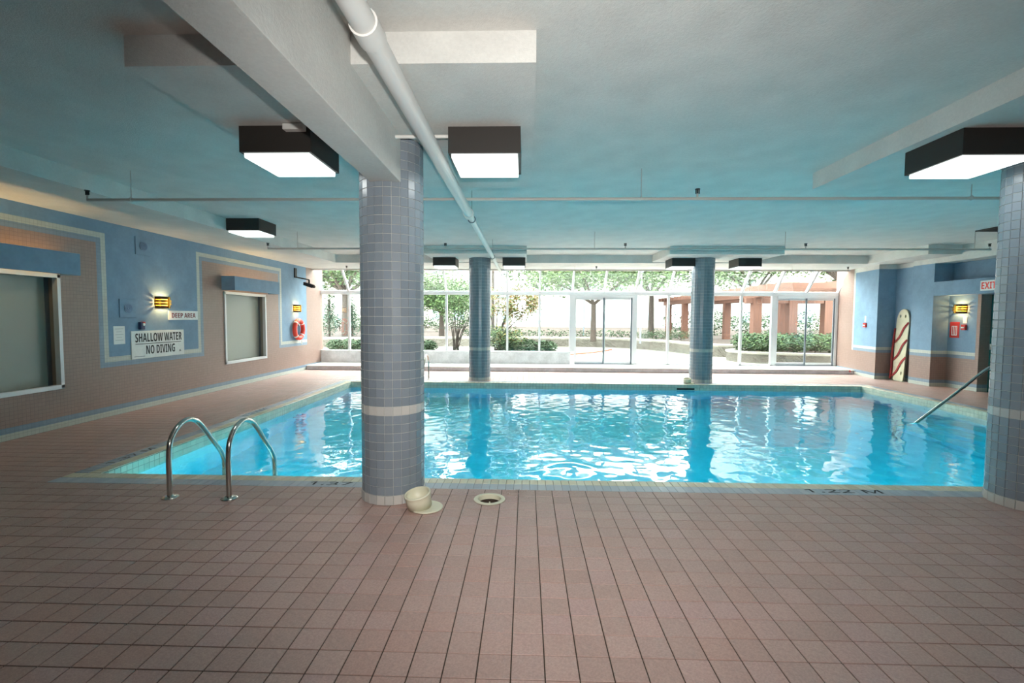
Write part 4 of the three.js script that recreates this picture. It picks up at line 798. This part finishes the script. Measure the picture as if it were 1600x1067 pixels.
  tree('dense tall tree beside the end of the pergola roof', 27, 25, 0.4, 5.4, 0.24, [4.4, 4.2, 3.6], 9000, [...G1, ...G2], 165, 0.28);
  tree('dense bushy tree far along the side hedge', 27, 36, 0.4, 5.8, 0.24, [4.6, 4.6, 3.6], 8000, G1, 167, 0.3);
  [[-8.9, 32, 'tall tree with a high crown over the garden corner'], [-2.4, 34.5, 'tall tree with a high crown over the conifers']].forEach(([x, z, lb], i) => tree(lb, x, z, 0.42, 9.0, 0.11, [3.1, 2.9, 2.6], 7000, G1, 301 + 2 * i, 0.26));
  // multi-stemmed shrubs near the glass
  const shrub = (lb, x, z, stems, hgt, sp, n, tones, s0, lean) => {
    const g = thing('garden_shrub', lb, 'shrub', [x, 0.32, z], 'loose shrubs outside the glass'), sd = seed; seed = s0; const bl = [];
    for (let k = 0; k < stems; k++) { const dx = lean + rr(-sp, sp), dz = rr(-0.4, 0.4), h = hgt * rr(0.75, 1.05), a = V(x + rr(-0.12, 0.12), 0.3, z), b = V(x + dx * 0.35, 0.3 + h * 0.5, z + dz * 0.4), c = V(x + dx, 0.3 + h, z + dz); part(g, 'stem', limb([a, b, c], [0.02, 0.015, 0.006], 6), M.bark); bl.push([c.x, c.y, -c.z, 0.34, 0.36, 0.34, 1], [(b.x + c.x) / 2, (b.y + c.y) / 2, -(b.z + c.z) / 2, 0.28, 0.3, 0.28, 0.6]); }
    seed = sd; part(g, 'foliage', leaves(bl, n, 0.075, tones, s0 + 1), M.leaf);
  };
  shrub('bare-stemmed shrub with many thin upright stems outside the glass', -2.45, 16.6, 13, 2.1, 0.8, 1500, G1, 71, 0);
  shrub('shrub with leaning stems and yellow orange leaves', -1.1, 17.0, 9, 2.1, 0.9, 5200, G3, 73, 0.55);
  shrub('leafy low shrub among the hedges below the yellow leaves', -0.9, 16.4, 6, 0.7, 0.55, 2600, [...G1, '#6c5f30'], 75, 0.2);
  for (const [x, z, h, lb] of [[-10.9, 26, 2.6, 'narrow upright conifer beside the brown trunk'], [-10.0, 27, 2.2, 'blue-green upright conifer next to the narrow one'], [-8.0, 26.5, 2.4, 'dense upright conifer in the garden corner']]) { const g = thing('garden_conifer', lb, 'conifer', [x, 0.45, z], 'upright conifers'); part(g, 'trunk', bar(V(x, 0.4, z), V(x, 0.45 + h * 0.8, z), 0.06, 8), M.bark); part(g, 'foliage', leaves([[x, 0.5 + h * 0.3, z, 0.5, h * 0.35, 0.5, 1.4], [x, 0.5 + h * 0.65, z, 0.34, h * 0.38, 0.34, 1]], 1600, 0.1, G4, 80 + Math.round(x * -3)), M.leaf); }

  // pergola
  const pg = thing('garden_pergola', 'reddish cedar pergola with thick square posts', 'pergola', [9.6, 0.3, 22]);
  for (const [x, z] of [[9.03, 18.9], [10.4, 18.9], [11.75, 18.9], [10.95, 20.6], [13.1, 20.6], [9.08, 24], [10.95, 26.2], [8.95, 27], [8.95, 30], [10.95, 30]]) part(pg, 'post', B(x - 0.16, x + 0.16, 0.3, 2.4, z - 0.16, z + 0.16, 0.01), M.cedar);
  part(pg, 'beam', B(8.9, 9.16, 2.4, 2.62, 18.5, 31, 0.01), M.cedar); part(pg, 'beam', B(10.82, 11.08, 2.4, 2.62, 16.4, 31, 0.01), M.cedar); part(pg, 'beam', B(8.6, 14, 2.18, 2.4, 18.8, 19.0, 0.01), M.cedar);
  part(pg, 'fascia', B(11.5, 11.56, 2.5, 3.0, 16.2, 31.2, 0.01), M.cedar);
  for (let z = 16.4; z < 31; z += 0.62) part(pg, 'rafter', B(8.5, 11.5, 2.62, 2.82, z, z + 0.08), M.cedar);
  for (const [x, z, h, lb] of [[5.24, 21.8, 3.2, 'thin grey lamp pole at the bend of the planter'], [3.65, 30, 3.6, 'thin far lamp pole beside the forked trunk']]) { const g = thing('lamp_pole', lb, 'lamp pole', [x, 0.45, z], 'thin garden poles'); part(g, 'pole', bar(V(x, 0.42, z), V(x, 0.45 + h, z), 0.04, 10), M.aluDark); part(g, 'pole_cap', bar(V(x, 0.45 + h, z), V(x, 0.6 + h, z), 0.11, 12), M.aluDark); }
  // pale buildings beyond the garden
  const build = (lb, x0, x1, z, h, s0) => { const g = thing('apartment_block', lb, 'building', [(x0 + x1) / 2, 0, z], 'distant buildings'); part(g, 'facade', B(x0, x1, 0, h, z, z + 8), M.building); for (let x = x0 + 1.2; x < x1 - 1.5; x += 3) for (let y = 1.2; y < h - 1.4; y += 3) { const w = part(g, 'window', B(x, x + 1.5, y, y + 1.3, z - 0.06, z + 0.05), M.pane); w.userData = {}; } part(g, 'parapet', B(x0 - 0.2, x1 + 0.2, h, h + 0.4, z - 0.2, z + 8.2), M.building); };
  build('pale distant building behind the forked tree', 0, 17, 56, 15, 1); build('pale distant building beyond the garden corner', -40, -16, 52, 13, 2);
  build('pale distant building behind the pergola', 21, 50, 50, 16, 3); build('pale distant building between the garden corner and the forked tree', -14, -2, 64, 17, 4);
}
renderer.render(scene, camera);
